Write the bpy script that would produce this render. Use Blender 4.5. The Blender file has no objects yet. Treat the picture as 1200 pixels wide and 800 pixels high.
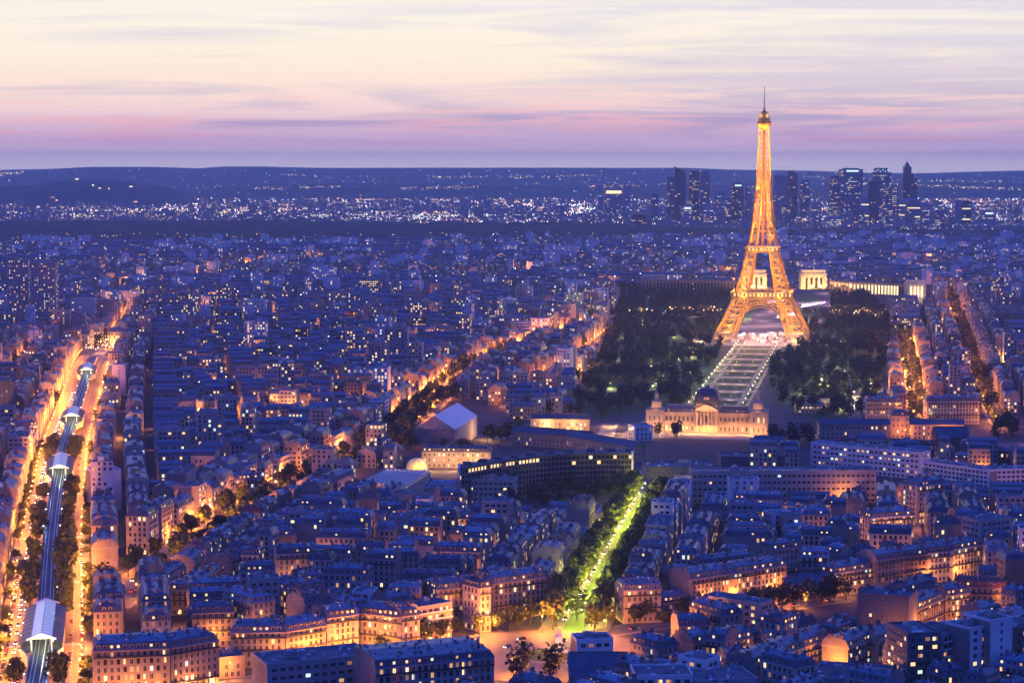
import bpy, math, random
import numpy as np
from mathutils import Vector, Matrix

R = random.Random(11)
NR = np.random.default_rng(5)
scene = bpy.context.scene
COL = scene.collection
PI = math.pi

# ------------------------------------------------------------------ camera
CAM_H = 225.0
PITCH = math.radians(4.82)
FPX = 2467.0                      # focal length in photo pixels (photo 1200 x 800)
cam_d = bpy.data.cameras.new("camera")
cam_d.sensor_width = 36.0
cam_d.lens = FPX / 1200 * 36.0
cam_d.clip_start = 5.0
cam_d.clip_end = 260000.0
cam = bpy.data.objects.new("camera", cam_d)
COL.objects.link(cam)
cam.location = (0, 0, CAM_H)
cam.rotation_euler = (PI / 2 - PITCH, 0, 0)
scene.camera = cam


def P(px, py, z=0.0):
    """photo pixel -> world point on the horizontal plane at height z"""
    u = (px - 600) / FPX
    v = (400 - py) / FPX
    c, s = math.cos(PITCH), math.sin(PITCH)
    d = Vector((u, c + v * s, -s + v * c))
    t = (z - CAM_H) / d.z
    return Vector((d.x * t, d.y * t, z))


def pix(x, y, z):
    c, s = math.cos(PITCH), math.sin(PITCH)
    dz = z - CAM_H
    f = y * c - dz * s
    if f < 1:
        return (-9999, -9999)
    return (600 + FPX * x / f, 400 - FPX * (y * s + dz * c) / f)


# ------------------------------------------------------------------ sky
world = bpy.data.worlds.new("World")
scene.world = world
world.use_nodes = True
nt = world.node_tree
nt.nodes.clear()


def s2l(c):
    return tuple(((x / 255) / 12.92 if x / 255 <= .04045 else ((x / 255 + .055) / 1.055) ** 2.4) for x in c)


def N(tree, typ, **kw):
    n = tree.nodes.new(typ)
    for k, v in kw.items():
        setattr(n, k, v)
    return n


def ramp(tree, stops, interp='LINEAR'):
    n = tree.nodes.new('ShaderNodeValToRGB')
    n.color_ramp.interpolation = interp
    el = n.color_ramp.elements
    while len(el) > 1:
        el.remove(el[-1])
    el[0].position = stops[0][0]
    el[0].color = (*stops[0][1], 1)
    for p, c in stops[1:]:
        e = el.new(p)
        e.color = (*c, 1)
    return n


def math_n(tree, op, a, b=None, clamp=False):
    n = tree.nodes.new('ShaderNodeMath')
    n.operation = op
    n.use_clamp = clamp
    for i, v in enumerate((a, b)):
        if v is None:
            continue
        if isinstance(v, (int, float)):
            n.inputs[i].default_value = v
        else:
            tree.links.new(v, n.inputs[i])
    return n.outputs[0]


L = nt.links.new
tc = N(nt, 'ShaderNodeTexCoord')
sep = N(nt, 'ShaderNodeSeparateXYZ')
L(tc.outputs['Generated'], sep.inputs[0])
zc = math_n(nt, 'MAXIMUM', sep.outputs['Z'], 0.0)
fz = math_n(nt, 'POWER', zc, 0.5)
UP = (0.032, 0.115, 0.93)
front = ramp(nt, [
    (0.00, s2l((255, 238, 236))), (0.045, s2l((252, 226, 230))), (0.07, s2l((232, 204, 220))), (0.105, s2l((216, 184, 208))),
    (0.135, s2l((226, 190, 204))), (0.160, s2l((248, 216, 210))), (0.188, s2l((252, 226, 208))),
    (0.224, s2l((250, 236, 214))), (0.279, s2l((244, 236, 224))), (0.34, s2l((222, 220, 234))), (0.41, s2l((140, 158, 224))), (0.52, UP), (1.0, UP)])
back = ramp(nt, [(0, s2l((66, 76, 164))), (0.25, s2l((90, 90, 178))), (0.5, s2l((70, 98, 206))), (0.72, UP), (1, UP)])
L(fz, front.inputs[0])
L(fz, back.inputs[0])
# cloud streaks (drawn out along the horizon)
mp = N(nt, 'ShaderNodeMapping')
mp.inputs['Scale'].default_value = (4.2, 2.0, 70.0)
mp.inputs['Rotation'].default_value = (0, math.radians(-0.9), 0)
L(tc.outputs['Generated'], mp.inputs[0])
n1 = N(nt, 'ShaderNodeTexNoise')
n1.inputs['Scale'].default_value = 1.15
n1.inputs['Detail'].default_value = 9
n1.inputs['Roughness'].default_value = 0.56
n1.inputs['Distortion'].default_value = 0.9
L(mp.outputs[0], n1.inputs[0])
mp2 = N(nt, 'ShaderNodeMapping')
mp2.inputs['Location'].default_value = (3.1, 0, 7.7)
mp2.inputs['Scale'].default_value = (9.0, 3.0, 210.0)
mp2.inputs['Rotation'].default_value = (0, math.radians(1.3), 0)
L(tc.outputs['Generated'], mp2.inputs[0])
n2 = N(nt, 'ShaderNodeTexNoise')
n2.inputs['Scale'].default_value = 1.0
n2.inputs['Detail'].default_value = 7
n2.inputs['Roughness'].default_value = 0.6
n2.inputs['Distortion'].default_value = 0.4
L(mp2.outputs[0], n2.inputs[0])
grey_m = ramp(nt, [(0.42, (0, 0, 0)), (0.62, (1, 1, 1))])
# greyer to the right, creamier to the left
gx = math_n(nt, 'MULTIPLY', sep.outputs['X'], 0.45)
L(math_n(nt, 'ADD', n1.outputs[0], gx), grey_m.inputs[0])
grey_amt = ramp(nt, [(0.0, (0, 0, 0)), (0.09, (0.15,) * 3), (0.14, (0.75,) * 3), (0.3, (0.75,) * 3), (0.5, (0.4,) * 3), (0.8, (0, 0, 0))])
L(fz, grey_amt.inputs[0])
gm = math_n(nt, 'MULTIPLY', grey_m.outputs[0], grey_amt.outputs[0])
grey_col = ramp(nt, [(0.08, s2l((128, 118, 180))), (0.14, s2l((160, 146, 190))), (0.2, s2l((204, 194, 212))), (0.28, s2l((214, 212, 224)))])
L(fz, grey_col.inputs[0])
mixg = N(nt, 'ShaderNodeMixRGB')
L(gm, mixg.inputs[0])
L(front.outputs[0], mixg.inputs[1])
L(grey_col.outputs[0], mixg.inputs[2])
pink_m = ramp(nt, [(0.49, (0, 0, 0)), (0.58, (1, 1, 1))])
L(n2.outputs[0], pink_m.inputs[0])
pink_amt = ramp(nt, [(0.08, (0, 0, 0)), (0.115, (0.7,) * 3), (0.165, (0.75,) * 3), (0.21, (0.25,) * 3), (0.3, (0.15,) * 3), (0.4, (0, 0, 0))])
L(fz, pink_amt.inputs[0])
pm = math_n(nt, 'MULTIPLY', pink_m.outputs[0], pink_amt.outputs[0])
pink_col = ramp(nt, [(0.1, s2l((214, 160, 190))), (0.14, s2l((242, 184, 190))), (0.18, s2l((255, 220, 205))), (0.26, s2l((255, 246, 232)))])
L(fz, pink_col.inputs[0])
mixp = N(nt, 'ShaderNodeMixRGB')
L(pm, mixp.inputs[0])
L(mixg.outputs[0], mixp.inputs[1])
L(pink_col.outputs[0], mixp.inputs[2])
az = N(nt, 'ShaderNodeMapRange', interpolation_type='SMOOTHSTEP')
az.inputs['From Min'].default_value = -0.1
az.inputs['From Max'].default_value = 0.85
L(sep.outputs['Y'], az.inputs[0])
# the glow is only low down; overhead both sides agree
azm = N(nt, 'ShaderNodeMixRGB')
L(az.outputs[0], azm.inputs[0])
L(back.outputs[0], azm.inputs[1])
L(mixp.outputs[0], azm.inputs[2])
bg = N(nt, 'ShaderNodeBackground')
bg.inputs['Strength'].default_value = 1.0
L(azm.outputs[0], bg.inputs['Color'])
wo = N(nt, 'ShaderNodeOutputWorld')
L(bg.outputs[0], wo.inputs['Surface'])
world.cycles.sampling_method = 'MANUAL'
world.cycles.sample_map_resolution = 1024

# the last of the sunset, low in the west, very soft and weak
sun_d = bpy.data.lights.new("sun", 'SUN')
sun_d.energy = 0.12
sun_d.angle = math.radians(12)
sun_d.color = (1.0, 0.66, 0.72)
sun = bpy.data.objects.new("sun", sun_d)
COL.objects.link(sun)
sun.rotation_euler = (math.radians(80), 0, math.radians(180 + 25))

vs = scene.view_settings
vs.view_transform = 'Standard'
vs.look = 'None'
vs.exposure = 0.18
vs.gamma = 1.0
cy = scene.cycles
cy.use_denoising = True
cy.max_bounces = 4
cy.diffuse_bounces = 2
cy.glossy_bounces = 2
cy.transmission_bounces = 2
cy.volume_bounces = 0
cy.transparent_max_bounces = 4
cy.caustics_reflective = False
cy.caustics_refractive = False
cy.sample_clamp_indirect = 4.0
cy.use_light_tree = True
try:
    cy.denoiser = 'OPENIMAGEDENOISE'
    cy.denoising_input_passes = 'RGB_ALBEDO_NORMAL'
    cy.denoising_prefilter = 'ACCURATE'
except Exception:
    pass


# ------------------------------------------------------------------ materials
def mat(name, col, rough=0.7, metal=0.0, var=0.0, scale=0.3, objvar=0.0, emit=None, es=0.0, sample=False, spec=0.5):
    m = bpy.data.materials.new(name)
    m.use_nodes = True
    t = m.node_tree
    b = t.nodes['Principled BSDF']
    b.inputs['Base Color'].default_value = (*col, 1)
    b.inputs['Roughness'].default_value = rough
    b.inputs['Metallic'].default_value = metal
    b.inputs['Specular IOR Level'].default_value = spec
    if var or objvar:
        val = None
        if var:
            g = t.nodes.new('ShaderNodeNewGeometry')
            n = t.nodes.new('ShaderNodeTexNoise')
            n.inputs['Scale'].default_value = scale
            n.inputs['Detail'].default_value = 5
            n.inputs['Roughness'].default_value = 0.65
            t.links.new(g.outputs['Position'], n.inputs['Vector'])
            mr = t.nodes.new('ShaderNodeMapRange')
            mr.inputs['From Min'].default_value = 0.3
            mr.inputs['From Max'].default_value = 0.7
            mr.inputs['To Min'].default_value = 1 - var
            mr.inputs['To Max'].default_value = 1 + var
            t.links.new(n.outputs[0], mr.inputs[0])
            val = mr.outputs[0]
        if objvar:
            oi = t.nodes.new('ShaderNodeObjectInfo')
            mr2 = t.nodes.new('ShaderNodeMapRange')
            mr2.inputs['To Min'].default_value = 1 - objvar
            mr2.inputs['To Max'].default_value = 1 + objvar
            t.links.new(oi.outputs['Random'], mr2.inputs[0])
            val = math_n(t, 'MULTIPLY', val, mr2.outputs[0]) if val is not None else mr2.outputs[0]
        mx = t.nodes.new('ShaderNodeVectorMath')
        mx.operation = 'SCALE'
        mx.inputs[0].default_value = col
        t.links.new(val, mx.inputs['Scale'])
        t.links.new(mx.outputs[0], b.inputs['Base Color'])
    if emit:
        b.inputs['Emission Color'].default_value = (*emit, 1)
        b.inputs['Emission Strength'].default_value = es
    m.cycles.emission_sampling = 'AUTO' if sample else 'NONE'
    return m


M = {}
M['stone0'] = mat('cream_stone', (.36, .30, .23), .8, var=.24, scale=.12, objvar=.10)
M['stone1'] = mat('pale_stone', (.43, .38, .31), .8, var=.2, scale=.12, objvar=.10)
M['stone2'] = mat('buff_stone', (.31, .24, .18), .8, var=.18, scale=.12, objvar=.10)
M['stone3'] = mat('grey_render', (.30, .30, .30), .8, var=.18, scale=.10, objvar=.15)
M['white'] = mat('white_render', (.70, .68, .66), .7, var=.14, scale=.08)
M['brick'] = mat('red_brick', (.26, .11, .08), .85, var=.2, scale=.3)
M['concrete'] = mat('concrete', (.34, .33, .32), .8, var=.15, scale=.10)
M['dark_concrete'] = mat('dark_concrete', (.12, .12, .13), .7, var=.15, scale=.1)
M['party'] = mat('party_wall', (.25, .225, .20), .85, var=.28, scale=.15, objvar=.15)
M['zinc'] = mat('zinc_roof', (.118, .138, .165), .40, .25, var=.5, scale=.33, objvar=.2)
M['slate'] = mat('slate_roof', (.075, .08, .10), .45, var=.3, scale=.25, objvar=.2)
M['gravel'] = mat('flat_roof', (.12, .12, .13), .8, var=.45, scale=.18, objvar=.2)
M['pale_roof'] = mat('pale_metal_roof', (.62, .63, .64), .4, var=.08, scale=.1)
M['tile'] = mat('red_tile', (.22, .08, .055), .8, var=.2, scale=.2)
M['chimney'] = mat('chimney_brick', (.26, .21, .18), .85, var=.25, scale=.3, objvar=.2)
M['iron'] = mat('wrought_iron', (.03, .03, .035), .5)
M['glass'] = mat('window_glass', (.018, .02, .028), .12, spec=.7)
M['frame'] = mat('window_frame', (.5, .47, .42), .6)
M['lit0'] = mat('lit_window_warm', (.2, .15, .1), .6, emit=(1.0, .58, .20), es=1.6)
M['lit1'] = mat('lit_window_pale', (.2, .18, .12), .6, emit=(1.0, .78, .38), es=1.5)
M['lit2'] = mat('lit_window_dim', (.2, .12, .08), .6, emit=(1.0, .48, .16), es=.75)
M['lit3'] = mat('lit_window_cool', (.2, .2, .2), .6, emit=(.75, .92, .80), es=1.1)
M['lit4'] = mat('lit_shopfront', (.2, .12, .08), .6, emit=(1.0, .62, .25), es=2.2)
M['asphalt'] = mat('asphalt', (.115, .108, .10), .7, var=.25, scale=.08)
M['paving'] = mat('paving', (.22, .20, .18), .8, var=.2, scale=.15)
M['paint'] = mat('road_paint', (.75, .75, .72), .6)
M['ground'] = mat('ground', (.05, .048, .05), .9, var=.35, scale=.01)
M['lawn'] = mat('lawn', (.035, .095, .014), .9, var=.3, scale=.08)
M['sand'] = mat('sandy_path', (.27, .22, .15), .9, var=.15, scale=.05)
M['leaf0'] = mat('foliage_dark', (.034, .050, .018), .7, var=.45, scale=.5, objvar=.25)
M['leaf1'] = mat('foliage_mid', (.060, .090, .026), .7, var=.45, scale=.5, objvar=.25)
M['wood'] = mat('bark', (.07, .05, .035), .9)
M['forest'] = mat('forest', (.030, .045, .022), .9, var=.5, scale=.02)
M['hill'] = mat('hill_woods', (.075, .095, .065), .9, var=.4, scale=.004)
M['tower_iron'] = mat('tower_iron', (.48, .29, .06), .6, var=.15, scale=.05)
M['white_steel'] = mat('white_steel', (.7, .7, .7), .5)
M['rail'] = mat('steel_rail', (.55, .56, .60), .3, .6)
M['deck'] = mat('viaduct_deck', (.07, .075, .09), .7, var=.3, scale=.3)
M['girder'] = mat('viaduct_girder', (.22, .25, .29), .5, .2)
M['glass_roof'] = mat('station_glass', (.62, .66, .68), .3, emit=(.9, .95, .90), es=.22)  # faint emission painted in to whiten the translucent roof
M['station_in'] = mat('station_light', (.5, .5, .4), .5, emit=(.95, 1.0, .62), es=.95)
M['lamp_warm'] = mat('sodium_lamp', (.3, .2, .1), .5, emit=(1.0, .48, .11), es=5)
M['lamp_pale'] = mat('pale_lamp', (.3, .3, .2), .5, emit=(1.0, .84, .45), es=5)
M['lamp_white'] = mat('white_lamp', (.3, .3, .3), .5, emit=(.9, .95, 1.0), es=9)
M['lamp_pink'] = mat('pink_lamp', (.3, .3, .3), .5, emit=(1.0, .62, .62), es=12)
M['head'] = mat('headlight', (.3, .3, .3), .5, emit=(1.0, .92, .75), es=10)
M['tail'] = mat('tail_light', (.3, .02, .02), .5, emit=(1.0, .06, .03), es=6)
for i, c in enumerate([(.55, .55, .56), (.03, .03, .035), (.25, .26, .28), (.30, .03, .03), (.05, .08, .2)]):
    M[f'car{i}'] = mat(f'car_paint_{i}', c, .25, .3)
M['tyre'] = mat('tyre', (.02, .02, .02), .8)
M['tower_glass0'] = mat('office_glass_blue', (.13, .18, .27), .25, .3)
M['tower_glass1'] = mat('office_cladding_grey', (.30, .30, .36), .4, .1)
M['tower_glass2'] = mat('office_glass_dark', (.06, .075, .11), .25, .3)
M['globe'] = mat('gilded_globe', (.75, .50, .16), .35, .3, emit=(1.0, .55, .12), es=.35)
M['marble'] = mat('marble', (.7, .66, .6), .5)
M['lit5'] = mat('lit_window_faint', (.15, .09, .06), .6, emit=(1.0, .42, .14), es=.30)
M['zinc_light'] = mat('weathered_zinc', (.20, .22, .25), .5, .2, var=.5, scale=.3, objvar=.2)
LIT = ['lit0', 'lit0', 'lit0', 'lit1', 'lit1', 'lit2', 'lit2', 'lit5', 'lit5', 'lit3']


# ------------------------------------------------------------------ helpers
def tag(o, label, cat, group=None):
    o['label'] = label
    o['category'] = cat
    if group:
        o['group'] = group
    return o


def kind(o, k):
    o['kind'] = k
    return o


def empty(name, loc, rz=0.0):
    o = bpy.data.objects.new(name, None)
    COL.objects.link(o)
    o.location = loc
    o.rotation_euler = (0, 0, rz)
    o.empty_display_size = 1
    return o


def inst(name, me, parent=None, loc=(0, 0, 0), rz=0.0, scale=None):
    o = bpy.data.objects.new(name, me)
    COL.objects.link(o)
    if parent is not None:
        o.parent = parent
    o.location = loc
    o.rotation_euler = (0, 0, rz)
    if scale:
        o.scale = scale
    return o


class MB:
    def __init__(s):
        s.v, s.f, s.m = [], [], []

    def poly(s, pts, mat=0):
        n = len(s.v)
        s.v.extend([tuple(p) for p in pts])
        s.f.append(tuple(range(n, n + len(pts))))
        s.m.append(mat)

    def box(s, x0, y0, z0, x1, y1, z1, mat=0, top=None, bottom=True):
        n = len(s.v)
        s.v.extend([(x0, y0, z0), (x1, y0, z0), (x1, y1, z0), (x0, y1, z0), (x0, y0, z1), (x1, y0, z1), (x1, y1, z1), (x0, y1, z1)])
        fs = [(0, 1, 5, 4), (1, 2, 6, 5), (2, 3, 7, 6), (3, 0, 4, 7)]
        ms = [mat] * 4
        fs.append((4, 5, 6, 7))
        ms.append(mat if top is None else top)
        if bottom:
            fs.append((3, 2, 1, 0))
            ms.append(mat)
        s.f.extend([tuple(n + i for i in f) for f in fs])
        s.m.extend(ms)

    def prism(s, poly, z0, z1, mat=0, top=None, bottom=False):
        """poly: list of (x, y) counter-clockwise"""
        n = len(s.v)
        k = len(poly)
        s.v.extend([(p[0], p[1], z0) for p in poly] + [(p[0], p[1], z1) for p in poly])
        for i in range(k):
            j = (i + 1) % k
            s.f.append((n + i, n + j, n + k + j, n + k + i))
            s.m.append(mat)
        s.f.append(tuple(n + k + i for i in range(k)))
        s.m.append(mat if top is None else top)
        if bottom:
            s.f.append(tuple(n + k - 1 - i for i in range(k)))
            s.m.append(mat)

    def bar(s, p, q, w, mat=0, w2=None):
        p, q = Vector(p), Vector(q)
        d = (q - p)
        if d.length < 1e-6:
            return
        d.normalize()
        a = d.cross(Vector((0, 0, 1)))
        if a.length < .05:
            a = Vector((1, 0, 0))
        a.normalize()
        b = d.cross(a)
        n = len(s.v)
        w2 = w if w2 is None else w2
        for c, ww in ((p, w), (q, w2)):
            for i, j in ((-1, -1), (1, -1), (1, 1), (-1, 1)):
                s.v.append(tuple(c + a * (i * ww / 2) + b * (j * ww / 2)))
        for f in [(0, 1, 5, 4), (1, 2, 6, 5), (2, 3, 7, 6), (3, 0, 4, 7), (4, 5, 6, 7), (3, 2, 1, 0)]:
            s.f.append(tuple(n + i for i in f))
            s.m.append(mat)

    def lathe(s, prof, n=12, cx=0, cy=0, mat=0):
        k = len(s.v)
        for r, z in prof:
            for i in range(n):
                a = 2 * PI * i / n
                s.v.append((cx + r * math.cos(a), cy + r * math.sin(a), z))
        for j in range(len(prof) - 1):
            for i in range(n):
                i2 = (i + 1) % n
                s.f.append((k + j * n + i, k + j * n + i2, k + (j + 1) * n + i2, k + (j + 1) * n + i))
                s.m.append(mat)

    def strip(s, left, right, z, mat=0):
        for i in range(len(left) - 1):
            s.poly([(left[i][0], left[i][1], z), (right[i][0], right[i][1], z), (right[i + 1][0], right[i + 1][1], z), (left[i + 1][0], left[i + 1][1], z)], mat)

    def mesh(s, name, mats):
        me = bpy.data.meshes.new(name)
        me.from_pydata(s.v, [], s.f)
        for m in mats:
            me.materials.append(M[m] if isinstance(m, str) else m)
        if len(mats) > 1:
            me.polygons.foreach_set('material_index', s.m)
        me.update()
        return me

    def build(s, name, mats, parent=None, loc=(0, 0, 0), rz=0.0):
        return inst(name, s.mesh(name, mats if isinstance(mats, (list, tuple)) else [mats]), parent, loc, rz)


def ordn(n):
    w = ['', 'first', 'second', 'third', 'fourth', 'fifth', 'sixth', 'seventh', 'eighth', 'ninth', 'tenth', 'eleventh', 'twelfth', 'thirteenth',
         'fourteenth', 'fifteenth', 'sixteenth', 'seventeenth', 'eighteenth', 'nineteenth', 'twentieth']
    if n <= 20:
        return w[n]
    suf = 'th' if 10 <= n % 100 <= 20 else {1: 'st', 2: 'nd', 3: 'rd'}.get(n % 10, 'th')
    return f'{n}{suf}'


LAMPDATA = {}


def light_data(key, col, power, radius=.4):
    if key not in LAMPDATA:
        d = bpy.data.lights.new(key, 'POINT')
        d.energy = power
        d.color = col
        d.shadow_soft_size = radius
        LAMPDATA[key] = d
    return LAMPDATA[key]


def point(key, col, power, loc, parent=None, radius=.4):
    o = bpy.data.objects.new('lamp_light', light_data(key, col, power, radius))
    COL.objects.link(o)
    o.location = loc
    if parent is not None:
        o.parent = parent
    return o


# ------------------------------------------------------------------ occupancy raster
GX0, GY0, CELL = -900.0, 780.0, 2.0
GW, GH = 1000, 1420
OCC = np.zeros((GH, GW), bool)
CX = GX0 + (np.arange(GW) + .5) * CELL
CY = GY0 + (np.arange(GH) + .5) * CELL


def occ_poly(pts):
    pts = [(p[0], p[1]) for p in pts]
    xs = [p[0] for p in pts]
    ys = [p[1] for p in pts]
    i0, i1 = max(0, int((min(xs) - GX0) / CELL)), min(GW, int((max(xs) - GX0) / CELL) + 1)
    j0, j1 = max(0, int((min(ys) - GY0) / CELL)), min(GH, int((max(ys) - GY0) / CELL) + 1)
    if i1 <= i0 or j1 <= j0:
        return
    X, Y = np.meshgrid(CX[i0:i1], CY[j0:j1])
    ins = np.zeros(X.shape, bool)
    n = len(pts)
    for a in range(n):
        x1, y1 = pts[a]
        x2, y2 = pts[(a + 1) % n]
        if y1 == y2:
            continue
        c = ((y1 > Y) != (y2 > Y)) & (X < (x2 - x1) * (Y - y1) / (y2 - y1) + x1)
        ins ^= c
    OCC[j0:j1, i0:i1] |= ins


def rect_pts(A, ux, Ln, d, shrink=.6, step=2.2):
    uy = (-ux[1], ux[0])
    nx = max(2, int(Ln / step) + 1)
    ny = max(2, int(d / step) + 1)
    a = np.linspace(shrink, Ln - shrink, nx)
    b = np.linspace(shrink, d - shrink, ny)
    aa, bb = np.meshgrid(a, b)
    return A[0] + aa * ux[0] + bb * uy[0], A[1] + aa * ux[1] + bb * uy[1]


def rect_free(A, ux, Ln, d, claim=True):
    x, y = rect_pts(A, ux, Ln, d)
    i = ((x - GX0) / CELL).astype(int)
    j = ((y - GY0) / CELL).astype(int)
    if i.min() < 0 or j.min() < 0 or i.max() >= GW or j.max() >= GH:
        return False
    if OCC[j, i].any():
        return False
    if claim:
        x, y = rect_pts(A, ux, Ln, d, 0.0, 1.0)
        i = np.clip(((x - GX0) / CELL).astype(int), 0, GW - 1)
        j = np.clip(((y - GY0) / CELL).astype(int), 0, GH - 1)
        OCC[j, i] = True
    return True


def pp(lst, z=0.0):
    return [P(x, y, z) for x, y in lst]

# ================================================================== SETTING
g = MB()
g.poly([(-59000, -1500, 0), (59000, -1500, 0), (59000, 27000, 0), (-59000, 27000, 0)])
kind(g.build('ground', 'ground'), 'structure')


def fbm(x, y, seed=0, octs=5):
    rs = np.random.default_rng(seed)
    out = np.zeros_like(x)
    amp, fr = 1.0, 1.0
    for _ in range(octs):
        for _k in range(3):
            a = rs.uniform(0, 2 * PI)
            ph = rs.uniform(0, 2 * PI)
            out += amp / 3 * np.sin(fr * (x * math.cos(a) + y * math.sin(a)) + ph)
        amp *= .55
        fr *= 1.95
    return out


def grid_mesh(name, xs, ys, zfun, mt, k='structure'):
    X, Y = np.meshgrid(xs, ys)
    Z = zfun(X, Y)
    nx, ny = len(xs), len(ys)
    co = np.stack([X, Y, Z], -1).reshape(-1, 3)
    ii = np.arange(nx * ny).reshape(ny, nx)
    f = np.stack([ii[:-1, :-1], ii[:-1, 1:], ii[1:, 1:], ii[1:, :-1]], -1).reshape(-1, 4)
    me = bpy.data.meshes.new(name)
    me.from_pydata(co.tolist(), [], f.tolist())
    me.materials.append(M[mt])
    me.update()
    return kind(inst(name, me), k)


def ridge(px_pts, D):
    xs = [(a - 600) / FPX * D for a, b in px_pts]
    zs = [CAM_H - (b - 192) * D / FPX for a, b in px_pts]
    return xs, zs


fx, fz_ = ridge([(-300, 200), (0, 199), (60, 198), (110, 195.5), (170, 195.5), (230, 197.5), (260, 195), (310, 195.5), (370, 197), (600, 196.5), (800, 196.3), (860, 199), (950, 200), (1030, 202.5), (1100, 202.5), (1200, 200), (1500, 199)], 19000)


def far_h(X, Y):
    c = np.interp(X, fx, fz_)
    t = np.clip((Y - 15500) / 3500, 0, 1)
    b = np.clip((24000 - Y) / 4500, 0, 1)
    return (c + 5 * fbm(X / 700, Y / 700, 3)) * (t * t * (3 - 2 * t)) * b ** .5 - 2


grid_mesh('far_hills', np.linspace(-11000, 11000, 260), np.linspace(15000, 24000, 60), far_h, 'hill')
nx_, nz_ = ridge([(-300, 228), (0, 228), (180, 226), (300, 215), (400, 213), (600, 216), (800, 217), (1000, 216), (1100, 213), (1200, 214), (1500, 218)], 13500)


def near_h(X, Y):
    c = np.interp(X, nx_, nz_)
    t = np.clip((Y - 12300) / 1200, 0, 1)
    b = np.clip((15200 - Y) / 1500, 0, 1)
    return (c + 4 * fbm(X / 350, Y / 350, 8)) * (t * t * (3 - 2 * t)) * b - 2


grid_mesh('near_hills', np.linspace(-8500, 8500, 240), np.linspace(12200, 15300, 40), near_h, 'hill')
mx_, mz_ = ridge([(-260, 229), (-60, 226), (0, 219), (45, 216), (60, 212.5), (85, 210.5), (125, 210), (150, 212), (165, 216), (185, 217), (205, 221), (222, 232), (240, 250), (270, 262)], 11500)


def val_h(X, Y):
    c = np.clip(np.interp(X, mx_, mz_), 0, None)
    t = np.clip(1 - np.abs(Y - 11500) / 800, 0, 1)
    return (c + 3.5 * fbm(X / 70, Y / 70, 12)) * (t * t * (3 - 2 * t)) - 3


grid_mesh('fort_hill', np.linspace(-4100, -1450, 220), np.linspace(10600, 12400, 50), val_h, 'hill')


def land(x, y):
    a = lambda f: float(f(np.array([[x]]), np.array([[y]]))[0, 0])
    z = 0.0
    if y > 15000:
        z = max(z, a(far_h))
    if 12200 < y < 15300:
        z = max(z, a(near_h))
    if 10600 < y < 12400 and -4100 < x < -1450:
        z = max(z, a(val_h))
    return z


def on_land(px, py):
    """where the sight line through a photo point first meets the ground or a hill"""
    D = min(CAM_H / max(py - 192, .5) * FPX, 19500)
    d = 7000.0
    while d < D:
        x = (px - 600) / FPX * d
        if land(x, d) >= CAM_H - (py - 192) * d / FPX:
            return x, d, land(x, d)
        d += 60
    x = (px - 600) / FPX * D
    return x, D, land(x, D)


def bois_h(X, Y):
    lo = np.interp(X, [-1700, -900, -400, 300, 700, 1400], [5750, 5750, 5950, 6100, 6250, 6300])
    hi = np.interp(X, [-1700, -900, -400, 300, 700, 1100, 1700], [7900, 7900, 7700, 7600, 7150, 6900, 6900])
    e = np.clip(np.minimum(Y - lo, hi - Y) / 60, -.2, 1)
    return e * (13 + 4 * fbm(X / 18, Y / 18, 21, 4) + 2 * fbm(X / 130, Y / 130, 5))


o = grid_mesh('distant_forest', np.linspace(-2300, 2300, 420), np.linspace(5700, 7960, 160), bois_h, 'forest', 'stuff')


# ------------------------------------------------------------------ streets
class Street:
    def __init__(s, name, px, hw, desc, lamp='warm', width=None):
        s.name, s.hw, s.desc, s.lamp = name, hw, desc, lamp
        raw = [Vector((p.x, p.y)) for p in pp(px)]
        pts = [raw[0]]
        for q in raw[1:]:
            k = max(1, int((q - pts[-1]).length / 25))
            a = pts[-1].copy()
            for i in range(k):
                pts.append(a.lerp(q, (i + 1) / k))
        for _ in range(12):                       # smooth
            pts = [pts[0]] + [(pts[i - 1] + pts[i] * 2 + pts[i + 1]) / 4 for i in range(1, len(pts) - 1)] + [pts[-1]]
        s.p = pts
        s.s = [0.0]
        for i in range(1, len(pts)):
            s.s.append(s.s[-1] + (pts[i] - pts[i - 1]).length)
        s.len = s.s[-1]

    def at(s, t):
        t = min(max(t, 0), s.len - 1e-3)
        lo, hi = 0, len(s.s) - 1
        while hi - lo > 1:
            m = (lo + hi) // 2
            if s.s[m] <= t:
                lo = m
            else:
                hi = m
        f = (t - s.s[lo]) / max(s.s[hi] - s.s[lo], 1e-6)
        i0, i1 = max(0, lo - 1), min(len(s.p) - 1, hi + 1)
        tg = (s.p[i1] - s.p[i0]).normalized()
        return s.p[lo].lerp(s.p[hi], f), tg, Vector((-tg.y, tg.x))

    def offs(s, o, t0=0.0, t1=None, step=14):
        t1 = s.len if t1 is None else t1
        n = max(2, int((t1 - t0) / step))
        out = []
        for i in range(n + 1):
            c, tg, nn = s.at(t0 + (t1 - t0) * i / n)
            out.append(c + nn * o)
        return out

    def poly(s, hw):
        return s.offs(hw) + s.offs(-hw)[::-1]


ST = {}


def street(key, px, hw, desc, lamp='warm'):
    ST[key] = Street(key, px, hw, desc, lamp)
    return ST[key]


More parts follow.
